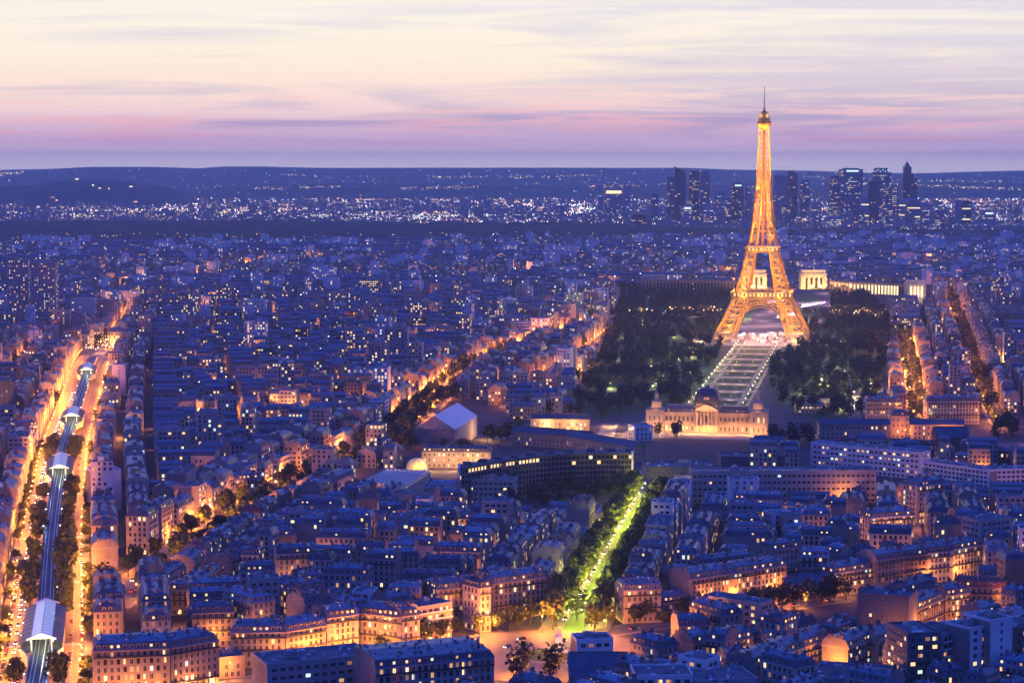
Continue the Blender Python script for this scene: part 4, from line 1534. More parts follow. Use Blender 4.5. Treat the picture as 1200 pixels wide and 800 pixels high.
for nm, z0, z1, hw, th in (('first_platform', 54, 62, 37.5, 12), ('second_platform', 112, 118.5, 20.5, 8)):
    mb = MB()
    for k in range(4):
        for i in range(int(hw * 2 / 3)):
            x = -hw + i * 3
            c, s = [(1, 0), (0, 1), (-1, 0), (0, -1)][k]
            T = lambda x, y: (x * c - y * s, x * s + y * c)
            mb.bar((*T(x, -hw - 1), z0 + 2.2), (*T(x, -hw - 1), z1), .6)
            mb.bar((*T(x, -hw), z0), (*T(x + 3, -hw), z0 + 2.2), .6)
    for za, zb, ex in ((z0 - .4, z0 + .5, 0), (z0 + 2, z0 + 2.8, 1.2), (z1 - .5, z1 + .2, 1.6)):
        for a in ((-hw - ex, -hw - ex, hw + ex, -hw + th), (-hw - ex, hw - th, hw + ex, hw + ex), (-hw - ex, -hw + th, -hw + th, hw - th), (hw - th, -hw + th, hw + ex, hw - th)):
            mb.box(a[0], a[1], za, a[2], a[3], zb)
    pf = mb.build(nm, 'tower_iron', tower)
    mb = MB()
    for i in range(int(hw / 2.5)):
        x = -hw + 3 + i * 5
        mb.box(x, -hw + 1, z0 + 3, x + 2.2, -hw + 1.3, z1 - 1)
    mb.build('lit_gallery', 'lit0', pf)
    for sx in (-.6, 0, .6):
        point('gallery_' + nm, (1, .62, .22), 6e3 if hw > 30 else 2.5e3, (sx * hw, -hw - 5, z0 + 4), tower, .5)
        point('gallery_' + nm, (1, .62, .22), 6e3 if hw > 30 else 2.5e3, (sx * hw, -hw + 8, z0 - 4), tower, .5)
for k in range(4):
    mb = MB()
    c, s = [(1, 0), (0, 1), (-1, 0), (0, -1)][k]
    T = lambda x, y, z: (x * c - y * s, x * s + y * c, z)
    prev = None
    n = 26
    for i in range(n + 1):
        a = PI * i / n
        rr = ((37.0, 13, 0), (33.5, 13, 0))
        pts = []
        for r, z0_, _ in rr:
            z = 8 + r * 1.05 * math.sin(a)
            pts.append(T(r * math.cos(a), -wo(z) + 1.0, z))
        mb.bar(pts[0], pts[1], .6)
        if prev:
            mb.bar(prev[0], pts[0], 1.3)
            mb.bar(prev[1], pts[1], 1.1)
            mb.bar(prev[0], pts[1], .5)
        prev = pts
    # trellis between arch and platform
    for i in range(17):
        x = -32 + i * 4
        mb.bar(T(x, -36, 48.5), T(x + 2, -35, 54), .5)
        mb.bar(T(x + 4, -36, 48.5), T(x + 2, -35, 54), .5)
    mb.bar(T(-34, -37, 48.5), T(34, -37, 48.5), 1.2)
    mb.build('arch', 'tower_iron', tower)
mb = MB()
mb.lathe([(4.8, 268), (6.5, 271), (8.4, 273.5), (8.8, 276), (8.8, 279), (7.6, 279.4), (7.2, 283), (8.0, 283.3), (7.6, 284), (6.6, 284.4), (6.4, 287), (5.2, 289.6), (3.0, 291.4), (1.4, 292.4), (1.2, 296), (0, 296.2)], 16)
top = mb.build('top_cabin', 'tower_iron', tower)
mb = MB()
mb.lathe([(8.95, 276.6), (8.95, 278.2)], 16)
mb.build('dark_gallery_band', 'iron', top)
mb = MB()
mb.bar((0, 0, 296), (0, 0, 306), 1.7, w2=1.4)
mb.bar((0, 0, 306), (0, 0, 324), .9, w2=.5)
mb.box(-.9, -.9, 311, .9, .9, 312)
mb.box(-.7, -.7, 317, .7, .7, 318)
mb.build('mast', 'white_steel', tower)
for a in range(4):
    point('cabin', GOLD, 5000, (11 * math.cos(a * PI / 2 + .4), 11 * math.sin(a * PI / 2 + .4), 268), tower, .5)
    point('cabin2', (1, .75, .5), 1500, (9.5 * math.cos(a * PI / 2 - .8), 9.5 * math.sin(a * PI / 2 - .8), 287), tower, .4)

# bright fairground-like esplanade below the tower: kiosks and lamps
nk = 0
for i in range(46):
    t_, o_ = R.uniform(AXL - 60, AXL + 95), R.uniform(-34, 34)
    q = axp(t_, o_)
    nk += 1
    k = empty('kiosk', (q.x, q.y, .1), R.uniform(0, PI))
    tag(k, f'small lit kiosk under the iron tower, {ordn(nk)} of the cluster', 'kiosk', 'kiosks on the tower esplanade')
    w, d, h = R.uniform(3, 8), R.uniform(3, 5), R.uniform(2.6, 4)
    mb = MB()
    mb.box(-w / 2, -d / 2, 0, w / 2, d / 2, h)
    mb.build('wall', R.choice(['white', 'stone1']), k)
    mb = MB()
    mb.box(-w / 2 - .4, -d / 2 - .4, h + .01, w / 2 + .4, d / 2 + .4, h + .3)
    mb.build('roof', R.choice(['pale_roof', 'zinc', 'white']), k)
    mb = MB()
    mb.box(-w / 2 + .3, -d / 2 - .08, .8, w / 2 - .3, -d / 2 - .02, h - .5)
    mb.build('counter', R.choice(['lit0', 'lit1', 'lamp_pink', 'lit1']), k)
for i in range(14):
    q = axp(R.uniform(AXL - 75, AXL + 80), R.uniform(-36, 36))
    point('esplanade', (1.0, .50, .46), 16000, (q.x, q.y, 8), None, .5)

for i in range(26):
    t_ = R.uniform(200, 640)
    q = axp(AXL + t_, R.uniform(-75, 75))
    zz = .1 + (t_ - 190) / 450 * 23.9
    point('garden_pool', (1.0, .50, .55), 20e3, (q.x, q.y, zz + 9), None, .6)
for k, (t_, o_, ln) in enumerate(((300, -4, 60), (430, -34, 70), (470, 20, 50))):
    fo = empty('fountain', (*axp(AXL + t_, o_), .1 + (t_ - 190) / 450 * 23.9 + .3), math.atan2(axd.y, axd.x) - .5)
    tag(fo, ('white lit fountain basin framed by the tower arch', 'long pink-white lit fountain right of the tower', 'lit fountain basin behind the left tower leg')[k], 'fountain')
    sbx = MB()
    sbx.box(0, -3, -1, ln, 3, .6)
    sbx.build('basin', 'white', fo)
    sbx = MB()
    for i in range(int(ln / 5)):
        sbx.lathe([(1.6, .65), (1.1, 2.4), (.5, 5.0), (.1, 6.2)], 7, 3 + i * 5, 0)
    sbx.build('water_jet', 'jet', fo)

# ---- the domed military school
EB = P(828, 507)
school = empty('domed_school', (EB.x, EB.y, 0), trz)
tag(school, 'long floodlit stone palace with a dark four-sided dome and two lantern pavilions', 'palace')
W = 'stone0'


def sbox(nm, boxes, mats, par=None):
    mb = MB()
    for b in boxes:
        mb.box(*b)
    return mb.build(nm, mats, par or school)


def hip(mb, x0, y0, x1, y1, z0, z1, i, mat=0):
    r0 = [(x0, y0, z0), (x1, y0, z0), (x1, y1, z0), (x0, y1, z0)]
    r1 = [(x0 + i, y0 + i, z1), (x1 - i, y0 + i, z1), (x1 - i, y1 - i, z1), (x0 + i, y1 - i, z1)]
    for k in range(4):
        j = (k + 1) % 4
        mb.poly([r0[k], r0[j], r1[j], r1[k]], mat)
    mb.poly(r1, mat)


for sg in (-1, 1):
    x0, x1 = sorted((sg * 9.6, sg * 36))
    wing = sbox('wing', [(x0, 0, 0, x1, 14, 16.2), (x0, -.5, 16.2, x1, 14.5, 17), (x0, -.25, 8, x1, -.01, 8.5)], W)
    for row, (zz, hh) in enumerate(((1.6, 4.2), (9.6, 4.6))):
        for i in range(7):
            x = x0 + 2.2 + i * 3.6
            inst('window', wmesh('tall', 'lit0' if R.random() < (.45 if row == 0 else .15) else 'glass'), wing, (x, 0, zz), 0, (1.15, 1, hh / 2.3))
            if i < 7:
                mb = MB()
                mb.box(x + 1.5, -.45, 8.6, x + 2.1, -.02, 16)
                mb.build('pilaster', W, wing)
    mb = MB()
    hip(mb, x0, -.3, x1, 14.3, 17.01, 22.5, 2.6)
    rf = mb.build('roof', 'slate', wing)
    for i in range(6):
        inst('dormer', DM['lit1' if R.random() < .4 else 'glass'], rf, (x0 + 4 + i * 3.9, .6, 17.3), 0)
    x0, x1 = sorted((sg * 36.02, sg * 51))
    pav = sbox('end_pavilion', [(x0, -3, 0, x1, 16, 18), (x0 - .5, -3.5, 18, x1 + .5, 16.5, 18.9)], W)
    for zz, hh in ((1.6, 4.2), (9.8, 4.6)):
        for i in range(3):
            inst('window', wmesh('tall', 'lit0' if R.random() < .3 else 'glass'), pav, (x0 + 3.5 + i * 4, -3, zz), 0, (1.15, 1, hh / 2.3))
    mb = MB()
    hip(mb, x0 + 1.5, -1.5, x1 - 1.5, 14, 18.91, 20.5, 1.5, 1)
    c = (x0 + x1) / 2 - sg * 1
    mb.box(c - 4, 1, 20, c + 4, 9, 25, 0)
    mb.lathe([(4.2, 25), (4.4, 25.5), (3.0, 26.8), (1.7, 27.5), (1.6, 30), (2.0, 30.2), (1.5, 31.4), (.2, 33)], 12, c, 5, 0)
    mb.build('lantern', [W, 'slate'], pav)
cen = sbox('central_pavilion', [(-9.5, -2.5, 0, 9.5, 16, 19), (-10, -3.2, 19, 10, 16.5, 20.2)], W)
for i in range(6):
    mb = MB()
    mb.lathe([(.75, 7), (.62, 17.8), (.85, 18.9)], 10, -8 + i * 3.2, -3.6)
    mb.build('column', W, cen)
mb = MB()
mb.box(-9.5, -4.5, 5.8, 9.5, -2.6, 7)
mb.box(-9.6, -4.7, 19.0, 9.6, -3.3, 20.3)
mb.poly([(-9.6, -4.6, 20.3), (9.6, -4.6, 20.3), (0, -4.6, 24.8)])
mb.poly([(-9.6, -4.6, 20.3), (0, -4.6, 24.8), (0, 3, 24.8), (-9.6, 3, 20.3)])
mb.poly([(9.6, -4.6, 20.3), (9.6, 3, 20.3), (0, 3, 24.8), (0, -4.6, 24.8)])
mb.build('pediment', W, cen)
for i in range(3):
    inst('door', wmesh('tall', 'lit2'), cen, (-5 + i * 5, -2.5, .2), 0, (1.6, 1, 2))
    inst('window', wmesh('tall', 'glass'), cen, (-5 + i * 5, -2.5, 10), 0, (1.4, 1, 2.4))
mb = MB()
mb.box(-9, -1.5, 20.2, 9, 15.5, 25)
for k in range(9):                     # four-sided dome
    a0, a1 = k / 9, (k + 1) / 9
    f = lambda a: (10.2 * math.cos(a * PI / 2 * .80) ** .75, 25 + 12.6 * math.sin(a * PI / 2 * .97))
    (r0, z0_), (r1, z1_) = f(a0), f(a1)
    A4 = [(-r0, 7 - r0, z0_), (r0, 7 - r0, z0_), (r0, 7 + r0, z0_), (-r0, 7 + r0, z0_)]
    B4 = [(-r1, 7 - r1, z1_), (r1, 7 - r1, z1_), (r1, 7 + r1, z1_), (-r1, 7 + r1, z1_)]
    for i in range(4):
        j = (i + 1) % 4
        mb.poly([A4[i], A4[j], B4[j], B4[i]], 1)
mb.poly(B4, 1)
mb.box(-1.6, 5.4, 37, 1.6, 8.6, 39.5, 1)
mb.box(-2.2, -3.0, 25, 2.2, -2.4, 30.5, 0)
dome = mb.build('dome', [W, 'slate'], cen)
FL = (1.0, .41, .12)
for x in (-46, -38, -31, -24, -17, -10, -3, 3, 10, 17, 24, 31, 38, 46):
    q = school.matrix_basis @ Vector((x, -13, 1.2))
    point('facade_flood', FL, 4600, (x, -9, 2.5), school, .3)
for x in (-6, 0, 6):
    point('dome_flood', FL, 2200, (x, -8.5, 21.5), school, .3)
for x in (-43, 43):
    point('lantern_flood', FL, 1300, (x, -3.2, 21), school, .3)
for x in (-30, -20, -12, 12, 20, 30):
    point('attic_flood', FL, 500, (x, -3.5, 18), school, .3)
# ranges round the school
SIDE = [((744, 500), (765, 499), 12, 14, 'white', 'flat', .1, 'small bright white guardhouse left of the domed palace'),
        ((662, 510), (742, 524), 11, 12, 'stone2', 'gable', .3, 'barracks wing with slate roof and red lit wall'),
        ((600, 505), (690, 512), 11, 12, 'stone2', 'gable', .15, 'long dark slate roof between the barracks and the glass headquarters'),
        ((622, 490), (690, 491), 10, 11, 'stone2', 'gable', .4, 'far barracks wing with orange lit wall'),
        ((494, 529), (575, 530), 12, 10, 'stone0', 'mansard', .45, 'orange lit mansard range behind the golden globe'),
        ((885, 517), (920, 517), 9, 12, 'stone1', 'gable', .2, 'low lit lodge right of the palace forecourt'),
        ((960, 497), (1043, 497), 13, 12, 'stone0', 'gable', .15, 'west half of the long floodlit golden wall'),
        ((1067, 497), (1130, 497), 13, 12, 'stone0', 'gable', .15, 'east half of the long floodlit golden wall'),
        ((1044, 487), (1066, 487), 19, 14, 'stone0', 'mansard', .1, 'taller central pavilion of the long floodlit golden wall'),
        ((1098, 512), (1136, 512), 12, 22, 'brick', 'gable', .0, 'blue-roofed barn near the bright crossing'),
        ((985, 514), (1095, 520), 13, 14, 'brick', 'flat', .25, 'red brick range with lit windows behind the white office slab'),
        ((1140, 528), (1215, 530), 13, 14, 'brick', 'flat', .12, 'dark red brick range at the right edge behind the white slab'),
        ((760, 548), (840, 547), 9, 30, 'dark_concrete', 'flat', .05, 'broad low dark roof in front of the palace forecourt'),
        ((845, 536), (935, 536), 9, 26, 'dark_concrete', 'flat', .05, 'second broad low dark roof right of the first'),
        ]
for a, b, h, d, wl, sty, pl, lab in SIDE:
    front_px(a, b, h, d, nf=max(2, int(h / 4)), label=lab, cat='range', name='barracks_range', style=sty, wall=wl, roof='slate' if sty != 'flat' else 'gravel', plit=pl, wt='tall', bay=3.6, detail='obj', balcony=False, ends=(True, True))
for i in range(9):
    q = P(966 + i * 20, 508)
    point('wall_flood', (1, .55, .16), 6000, (q.x, q.y - 2, 2), None, .3)
for a, b, pw in ((708, 512, 26000), (716, 500, 20000), (700, 532, 22000), (722, 508, 18000), (640, 505, 16000), (670, 506, 16000), (655, 497, 15000), (625, 535, 12000), (505, 552, 16000), (530, 552, 15000), (555, 551, 14000), (570, 515, 15000), (748, 512, 3000), (760, 512, 2500)):
    q = P(a, b)
    point(f'yard_{int(pw)}', (1, .48, .16) if a < 740 else (1, .7, .55), pw, (q.x, q.y, 6), None, .3)

# ---- glass headquarters (long concave slab)
hq = empty('glass_headquarters', tuple(P(640, 560)))
tag(hq, 'long dark concave glass office slab with a lit top floor and blank end walls', 'office building')
o0 = Vector(hq.location)
curve = [P(*q, 27) - o0 for q in [(538, 549), (560, 545), (582, 541), (604, 538), (628, 535), (655, 533), (685, 531.5), (714, 531), (741, 531)]]
pts = []
for i in range(len(curve) - 1):
    for k in range(6):
        pts.append(curve[i].lerp(curve[i + 1], k / 6))
pts.append(curve[-1])
back_ = [p + Vector((0, 15, 0)) for p in pts]
mb = MB()
for i in range(len(pts) - 1):
    a, b, c, d = pts[i], pts[i + 1], back_[i + 1], back_[i]
    mb.poly([(a.x, a.y, 0), (b.x, b.y, 0), (b.x, b.y, 27), (a.x, a.y, 27)])
    mb.poly([(c.x, c.y, 0), (d.x, d.y, 0), (d.x, d.y, 27), (c.x, c.y, 27)])
mb.build('wall', 'dark_concrete', hq)
mb = MB()
for i in range(len(pts) - 1):
    a, b, c, d = pts[i], pts[i + 1], back_[i + 1], back_[i]
    up = Vector((0, -.8, 0))
    mb.poly([(a.x, a.y - .8, 27.6), (b.x, b.y - .8, 27.6), (c.x, c.y + .8, 27.6), (d.x, d.y + .8, 27.6)])
    mb.poly([(a.x, a.y - .8, 27.0), (b.x, b.y - .8, 27.0), (b.x, b.y - .8, 27.6), (a.x, a.y - .8, 27.6)])
    if i % 5 == 2:
        m_ = (a + c) / 2
        mb.box(m_.x - 3, m_.y - 2, 27.6, m_.x + 3, m_.y + 2, 29.6, 0)
mb.build('roof', 'gravel', hq)
for fl in range(7):
    z0_ = 2.2 + fl * 3.55
    mb = MB()
    for i in range(len(pts) - 1):
        a, b = pts[i], pts[i + 1]
        lit = (fl == 6 and (.06 < i / len(pts) < .5) and R.random() < .85) or R.random() < .05
        mb.poly([(a.x + .3, a.y - .12, z0_), (b.x - .3, b.y - .12, z0_), (b.x - .3, b.y - .12, z0_ + 2.2), (a.x + .3, a.y - .12, z0_ + 2.2)], R.choice((1, 2)) if lit else 0)
    mb.build('window_band', ['glass', 'lit1', 'lit0'], hq)
for nm, p, q in (('end_wall', pts[0], back_[0]), ('end_wall', pts[-1], back_[-1])):
    mb = MB()
    mb.box(min(p.x, q.x) - .7, p.y - 1.5, 0, max(p.x, q.x) + .7, q.y + .5, 28.4)
    mb.build(nm, 'white', hq)

# ---- white-roofed sports hall
A, B, C = P(533, 503, 17), P(559, 487, 17), P(498, 499, 17)
v = Vector((B.x - A.x, B.y - A.y))
hall = building((A.x, A.y), tuple(v.normalized()), v.length, (Vector((A.x, A.y)) - Vector((C.x, C.y))).length, 17, 2, 'big hall with a bright white pitched roof beside the diagonal avenue', cat='sports hall',
                name='sports_hall', style='gable', wall='concrete', roof='pale_roof', detail='none')
# ---- fluted roof hall
fh_ = empty('fluted_hall', tuple(P(465, 565)))
tag(fh_, 'low hall with a folded dark blue roof of pale ribs', 'hall')
o0 = Vector(fh_.location)
a, b, c, d = [P(*q, 10) - o0 for q in ((424, 567), (474, 573), (505, 554), (452, 552))]
mb, rb = MB(), MB()
nf_ = 11
for i in range(nf_):
    s0, s1, sm = i / nf_, (i + 1) / nf_, (i + .5) / nf_
    p0, p1, pm = a.lerp(b, s0), a.lerp(b, s1), a.lerp(b, sm)
    q0, q1, qm = d.lerp(c, s0), d.lerp(c, s1), d.lerp(c, sm)
    pm, qm = pm + Vector((0, 0, 1.6)), qm + Vector((0, 0, 1.6))
    mb.poly([p0, pm, qm, q0])
    mb.poly([pm, p1, q1, qm])
    mb.poly([p0, p1, pm])
    rb.bar(pm + Vector((0, 0, .1)), qm + Vector((0, 0, .1)), .9)
rf = mb.build('roof', 'zinc', fh_)
rb.build('rib', 'pale_roof', rf)
mb = MB()
for p, q in ((a, b), (b, c), (c, d), (d, a)):
    mb.poly([(p.x, p.y, 0), (q.x, q.y, 0), (q.x, q.y, p.z), (p.x, p.y, p.z)])
mb.build('wall', 'concrete', fh_)
# ---- gilded wire globe
gq = P(488, 551)
gl = empty('wire_globe', (gq.x, gq.y + 4, 0))
tag(gl, 'golden glowing ribbed dome half sunk behind the fluted roof', 'sculpture')
mb = MB()
mb.lathe([(7.4 * math.sin(PI * i / 18), 1.2 - 7.4 * math.cos(PI * i / 18)) for i in range(19)], 28)
mb.build('globe', 'globe', gl)
mb = MB()
for k in range(12):
    prev = None
    for i in range(19):
        a_ = PI * i / 18
        p_ = (7.6 * math.sin(a_) * math.cos(k * PI / 6), 7.6 * math.sin(a_) * math.sin(k * PI / 6), 1.2 - 7.6 * math.cos(a_))
        if prev:
            mb.bar(prev, p_, .3)
        prev = p_
mb.build('rib', 'pale_roof', gl)
mb = MB()
mb.lathe([(8.6, 0), (8.6, .8), (7.7, .8)], 24)
mb.build('pedestal', 'concrete', gl)
point('globe_lamp', (1, .6, .2), 5000, (gq.x, gq.y - 9, 4), None, .3)

# ---- hill palace: two wings with head pavilions
for nm, (xa, ya), (xb, yb), lab, lit in (('palace_wing', (752, 345), (872, 346), 'unlit left wing of the hill palace behind the tower', 0), ('palace_wing', (972, 346), (1084, 352), 'right wing of the hill palace with a row of lit windows', 1)):
    A, B = P(xa, ya), P(xb, yb)
    n = 8
    root = empty(nm, (A.x, A.y, 0), math.atan2(B.y - A.y, B.x - A.x))
    tag(root, lab, 'palace')
    Ln = (B - A).length
    mb, wb, rb = MB(), MB(), MB()
    N_ = 30
    f = lambda s: 22 * math.sin(PI * s)
    for i in range(N_):
        s0, s1 = i / N_, (i + 1) / N_
        p0, p1 = (s0 * Ln, f(s0)), (s1 * Ln, f(s1))
        mb.poly([(*p0, 0), (*p1, 0), (*p1, 24), (*p0, 24)])
        mb.poly([(p1[0], p1[1] + 18, 0), (p0[0], p0[1] + 18, 0), (p0[0], p0[1] + 18, 24), (p1[0], p1[1] + 18, 24)])
        rb.poly([(p0[0], p0[1] - 1, 24.3), (p1[0], p1[1] - 1, 24.3), (p1[0], p1[1] + 19, 24.3), (p0[0], p0[1] + 19, 24.3)])
        rb.poly([(p0[0], p0[1] - 1, 23), (p1[0], p1[1] - 1, 23), (p1[0], p1[1] - 1, 24.3), (p0[0], p0[1] - 1, 24.3)])
        w_ = .28 * Ln / N_
        cx_ = (p0[0] + p1[0]) / 2
        cy_ = (p0[1] + p1[1]) / 2 - .25
        wb.poly([(cx_ - w_, cy_, 5), (cx_ + w_, cy_, 5), (cx_ + w_, cy_, 20), (cx_ - w_, cy_, 20)], 1 if lit and 5 < i < 20 else 0)
    mb.poly([(0, 18, 0), (0, 0, 0), (0, 0, 24), (0, 18, 24)])
    mb.poly([(Ln, 0, 0), (Ln, 18, 0), (Ln, 18, 24), (Ln, 0, 24)])
    mb.build('wall', 'stone2', root)
    rb.build('roof', 'gravel', root)
    kind(wb.build('tall_windows', ['glass', 'lit1'], root), 'stuff')
for x0, x1, yt, yb, lab, lit in ((938, 968, 316, 346, 'golden floodlit head pavilion of the hill palace right of the tower', 1), (868, 898, 316, 346, 'golden floodlit head pavilion of the hill palace seen through the tower', 1),
                                 (1062, 1084, 328, 352, 'pale end pavilion closing the right wing of the hill palace', 2), (752, 780, 322, 340, 'grey end pavilion closing the left wing of the hill palace', 0)):
    A, B = P(x0, yb), P(x1, yb)
    h = (yb - yt) / FPX * A.y
    Ln = B.x - A.x
    root = empty('palace_pavilion', (A.x, A.y - 6, 0), 0)
    tag(root, lab, 'pavilion')
    sbox('wall', [(0, 0, 0, Ln, 26, h * .86), (1.5, 1.5, h * .86, Ln - 1.5, 24, h)], 'stone1', root)
    for i in range(5):
        sbox('pilaster', [(Ln * (.08 + i * .19), -1.2, 0, Ln * (.16 + i * .19), -.02, h * .82)], 'stone1', root)
    mb = MB()
    for i in range(4):
        mb.box(Ln * (.175 + i * .19), -.3, 6, Ln * (.255 + i * .19), -.03, h * .7)
    kind(mb.build('tall_windows', 'lit1' if lit == 2 else 'glass', root), 'stuff')
    if lit == 1:
        for x in (.15, .5, .85):
            point('palace_flood', (1, .5, .13), 80e3, (Ln * x, -24, 14), root, .4)
    elif lit == 2:
        point('palace_flood2', (1, .6, .35), 30e3, (Ln * .5, -20, 10), root, .4)
# ---- twin-spired church, arch-roofed glasshouse, dome hall, fort
cb = P(460, 348)
ch = empty('twin_spired_church', (cb.x, cb.y, 0))
tag(ch, 'church with two square spires rising from the dark roofs', 'church')
sbox('nave', [(-11, 4, 0, 11, 50, 20)], 'concrete', ch)
for sg in (-1, 1):
    mb = MB()
    mb.box(sg * 8 - 4, -2, 0, sg * 8 + 4, 5.9, 29)
    hip(mb, sg * 8 - 4, -2, sg * 8 + 4, 5.9, 29.01, 42, 3.6)
    mb.build('spire', 'concrete', ch)
mb = MB()
mb.poly([(-11.5, 6, 20), (-11.5, 50, 20), (0, 50, 27), (0, 6, 27)])
mb.poly([(11.5, 6, 20), (0, 6, 27), (0, 50, 27), (11.5, 50, 20)])
mb.poly([(-11, 6.1, 20), (11, 6.1, 20), (0, 6.1, 26.5)])
mb.build('roof', 'slate', ch)


def vault(nm, xa, xb, yb, hh, lab, cat, mt, dl=60):
    A, B = P(xa, yb), P(xb, yb)
    w = (B.x - A.x) / 2
    root = empty(nm, ((A.x + B.x) / 2, A.y, 0))
    tag(root, lab, cat)
    mb, ar = MB(), MB()
    n = 16
    f = lambda i: (-w * math.cos(PI * i / n), hh * math.sin(PI * i / n))
    for i in range(n):
        (x0, z0_), (x1, z1_) = f(i), f(i + 1)
        mb.poly([(x0, 0, z0_), (x0, dl, z0_), (x1, dl, z1_), (x1, 0, z1_)])
        mb.poly([(x0, dl, 0), (x1, dl, 0), (x1, dl, z1_), (x0, dl, z0_)])
        ar.bar((x0, -.6, z0_), (x1, -.6, z1_), hh * .14)
        ar.bar((x0 * .6, -.6, z0_ * .6), (x1 * .6, -.6, z1_ * .6), hh * .07)
        if i % 2:
            ar.bar((x0 * .6, -.6, z0_ * .6), (x0, -.6, z0_), hh * .06)
    mb.build('vault', 'pale_roof', root)
    ar.build('front_arch', mt, root)
    return root


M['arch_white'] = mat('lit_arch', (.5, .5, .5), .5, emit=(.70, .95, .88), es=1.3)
vault('arched_stadium_roof', 398, 416, 291, 22, 'bright white semicircular arch in front of the dark forest', 'stadium', 'arch_white')
for x0, x1, lab in ((374, 384, 'white floodlit stand left of the bright semicircular arch'), (386, 396, 'pale floodlit stand next to the bright semicircular arch')):
    A, B = P(x0, 290), P(x1, 290)
    st_ = empty('floodlit_stand', (A.x, A.y, 0))
    tag(st_, lab, 'stand')
    w = B.x - A.x
    mb = MB()
    mb.poly([(0, 0, 1), (w, 0, 1), (w, 30, 13), (0, 30, 13)])
    mb.build('seats', 'arch_white', st_)
    sbox('roof', [(0, 12, 16, w, 34, 17)], 'white', st_)
    sbox('back_wall', [(0, 30.1, 0, w, 31, 15.9)], 'white', st_)
vault('domed_hall', 910, 942, 279, 30, 'pale vaulted glass hall at the edge of the dark forest', 'hall', 'white_steel', 90)
fb = P(92, 213, 155)
ft = empty('hilltop_fort', (-2368, 11490, land(-2368, 11500) - 3))
tag(ft, 'small lit white building on the crest of the dark hill', 'fort')
sbox('wall', [(-13, 0, 0, 13, 15, 16)], 'white', ft)
sbox('roof', [(-14, -1, 16.01, 14, 16, 18)], 'slate', ft)
sbox('window', [(-9, -.6, 5, 9, -.1, 12)], 'lit1', ft)

# ---- office towers of the business district
TOW = [
    # x0, x1, ytop, depth px, style, lit, D, label
    (781, 790, 207, 'slab', .30, 7900, 'tower_glass0', 'narrow lit tower left of the dark slanted tower'),
    (790, 803, 195, 'slant', .04, 7800, 'tower_glass2', 'dark tower with a slanted roof left of the iron tower'),
    (807, 819, 200, 'slab', .25, 8000, 'tower_glass2', 'tall dark tower with lit lower floors, left of a pair'),
    (820, 831, 200, 'slab', .18, 8050, 'tower_glass0', 'tall tower with bluish top, right of a pair'),
    (857, 871, 214, 'flat', .22, 8200, 'tower_glass2', 'broad dark tower just left of the iron tower'),
    (872, 886, 214, 'slab', .3, 8250, 'tower_glass1', 'grey speckled tower touching the iron tower outline'),
    (740, 757, 250, 'slab', .75, 7500, 'tower_glass2', 'dark low block densely speckled with lights, left of the towers'),
    (836, 850, 224, 'slab', .12, 7700, 'tower_glass1', 'plain lilac tower between the pair and the iron tower'),
    (905, 921, 205, 'slab', .03, 8100, 'tower_glass1', 'plain lilac slab tower right of the iron tower'),
    (922, 934, 200, 'round', .08, 8000, 'tower_glass2', 'dark rounded tower with a lit edge'),
    (937, 948, 211, 'slab', .12, 8150, 'tower_glass0', 'short blue tower with a greenish lit top'),
    (971, 984, 206, 'slab', .38, 8000, 'tower_glass0', 'lit blue tower left of the broad banded tower'),
    (984, 1010, 197, 'flat', .30, 7950, 'tower_glass0', 'broad tower with a bright white band under its roof'),
    (1008, 1018, 230, 'slab', .1, 7700, 'tower_glass1', 'low plain tower beside the broad banded tower'),
    (1017, 1029, 212, 'slab', .06, 7700, 'tower_glass2', 'dark bare tower in front of the curved tower'),
    (1022, 1044, 197, 'curve', .34, 7950, 'tower_glass0', 'curved blue tower with a white lit crown'),
    (1044, 1051, 216, 'slab', .95, 7900, 'tower_glass0', 'narrow glowing green-yellow strip tower on the edge of the curved tower'),
    (1052, 1077, 232, 'slab', .14, 7900, 'tower_glass1', 'broad lower tower with two bright bands below the spired tower'),
    (1057, 1074, 190, 'spire', .05, 8000, 'tower_glass2', 'stepped dark tower with a pointed spire at the top'),
    (1119, 1126, 234, 'slab', .03, 7300, 'tower_glass1', 'plain grey slab left half of a lone pair at right'),
    (1126, 1137, 235, 'slab', .05, 7300, 'tower_glass2', 'dark lone tower with a small lit top at right'),
    (967, 990, 253, 'slab', .55, 7300, 'tower_glass1', 'low pinkish lit block in front of the towers'),
    (700, 707, 217, 'slab', .1, 8400, 'tower_glass1', 'dark tower left of a long orange lit roof'),
    (730, 738, 217, 'slab', .1, 8400, 'tower_glass1', 'dark tower right of a long orange lit roof'),
    (708, 730, 221, 'sign', .2, 8450, 'tower_glass1', 'long low block with a glowing orange top storey'),
    (1062, 1078, 236, 'slab', .15, 7800, 'tower_glass0', 'blue glass block in front of the spired tower base'),
]
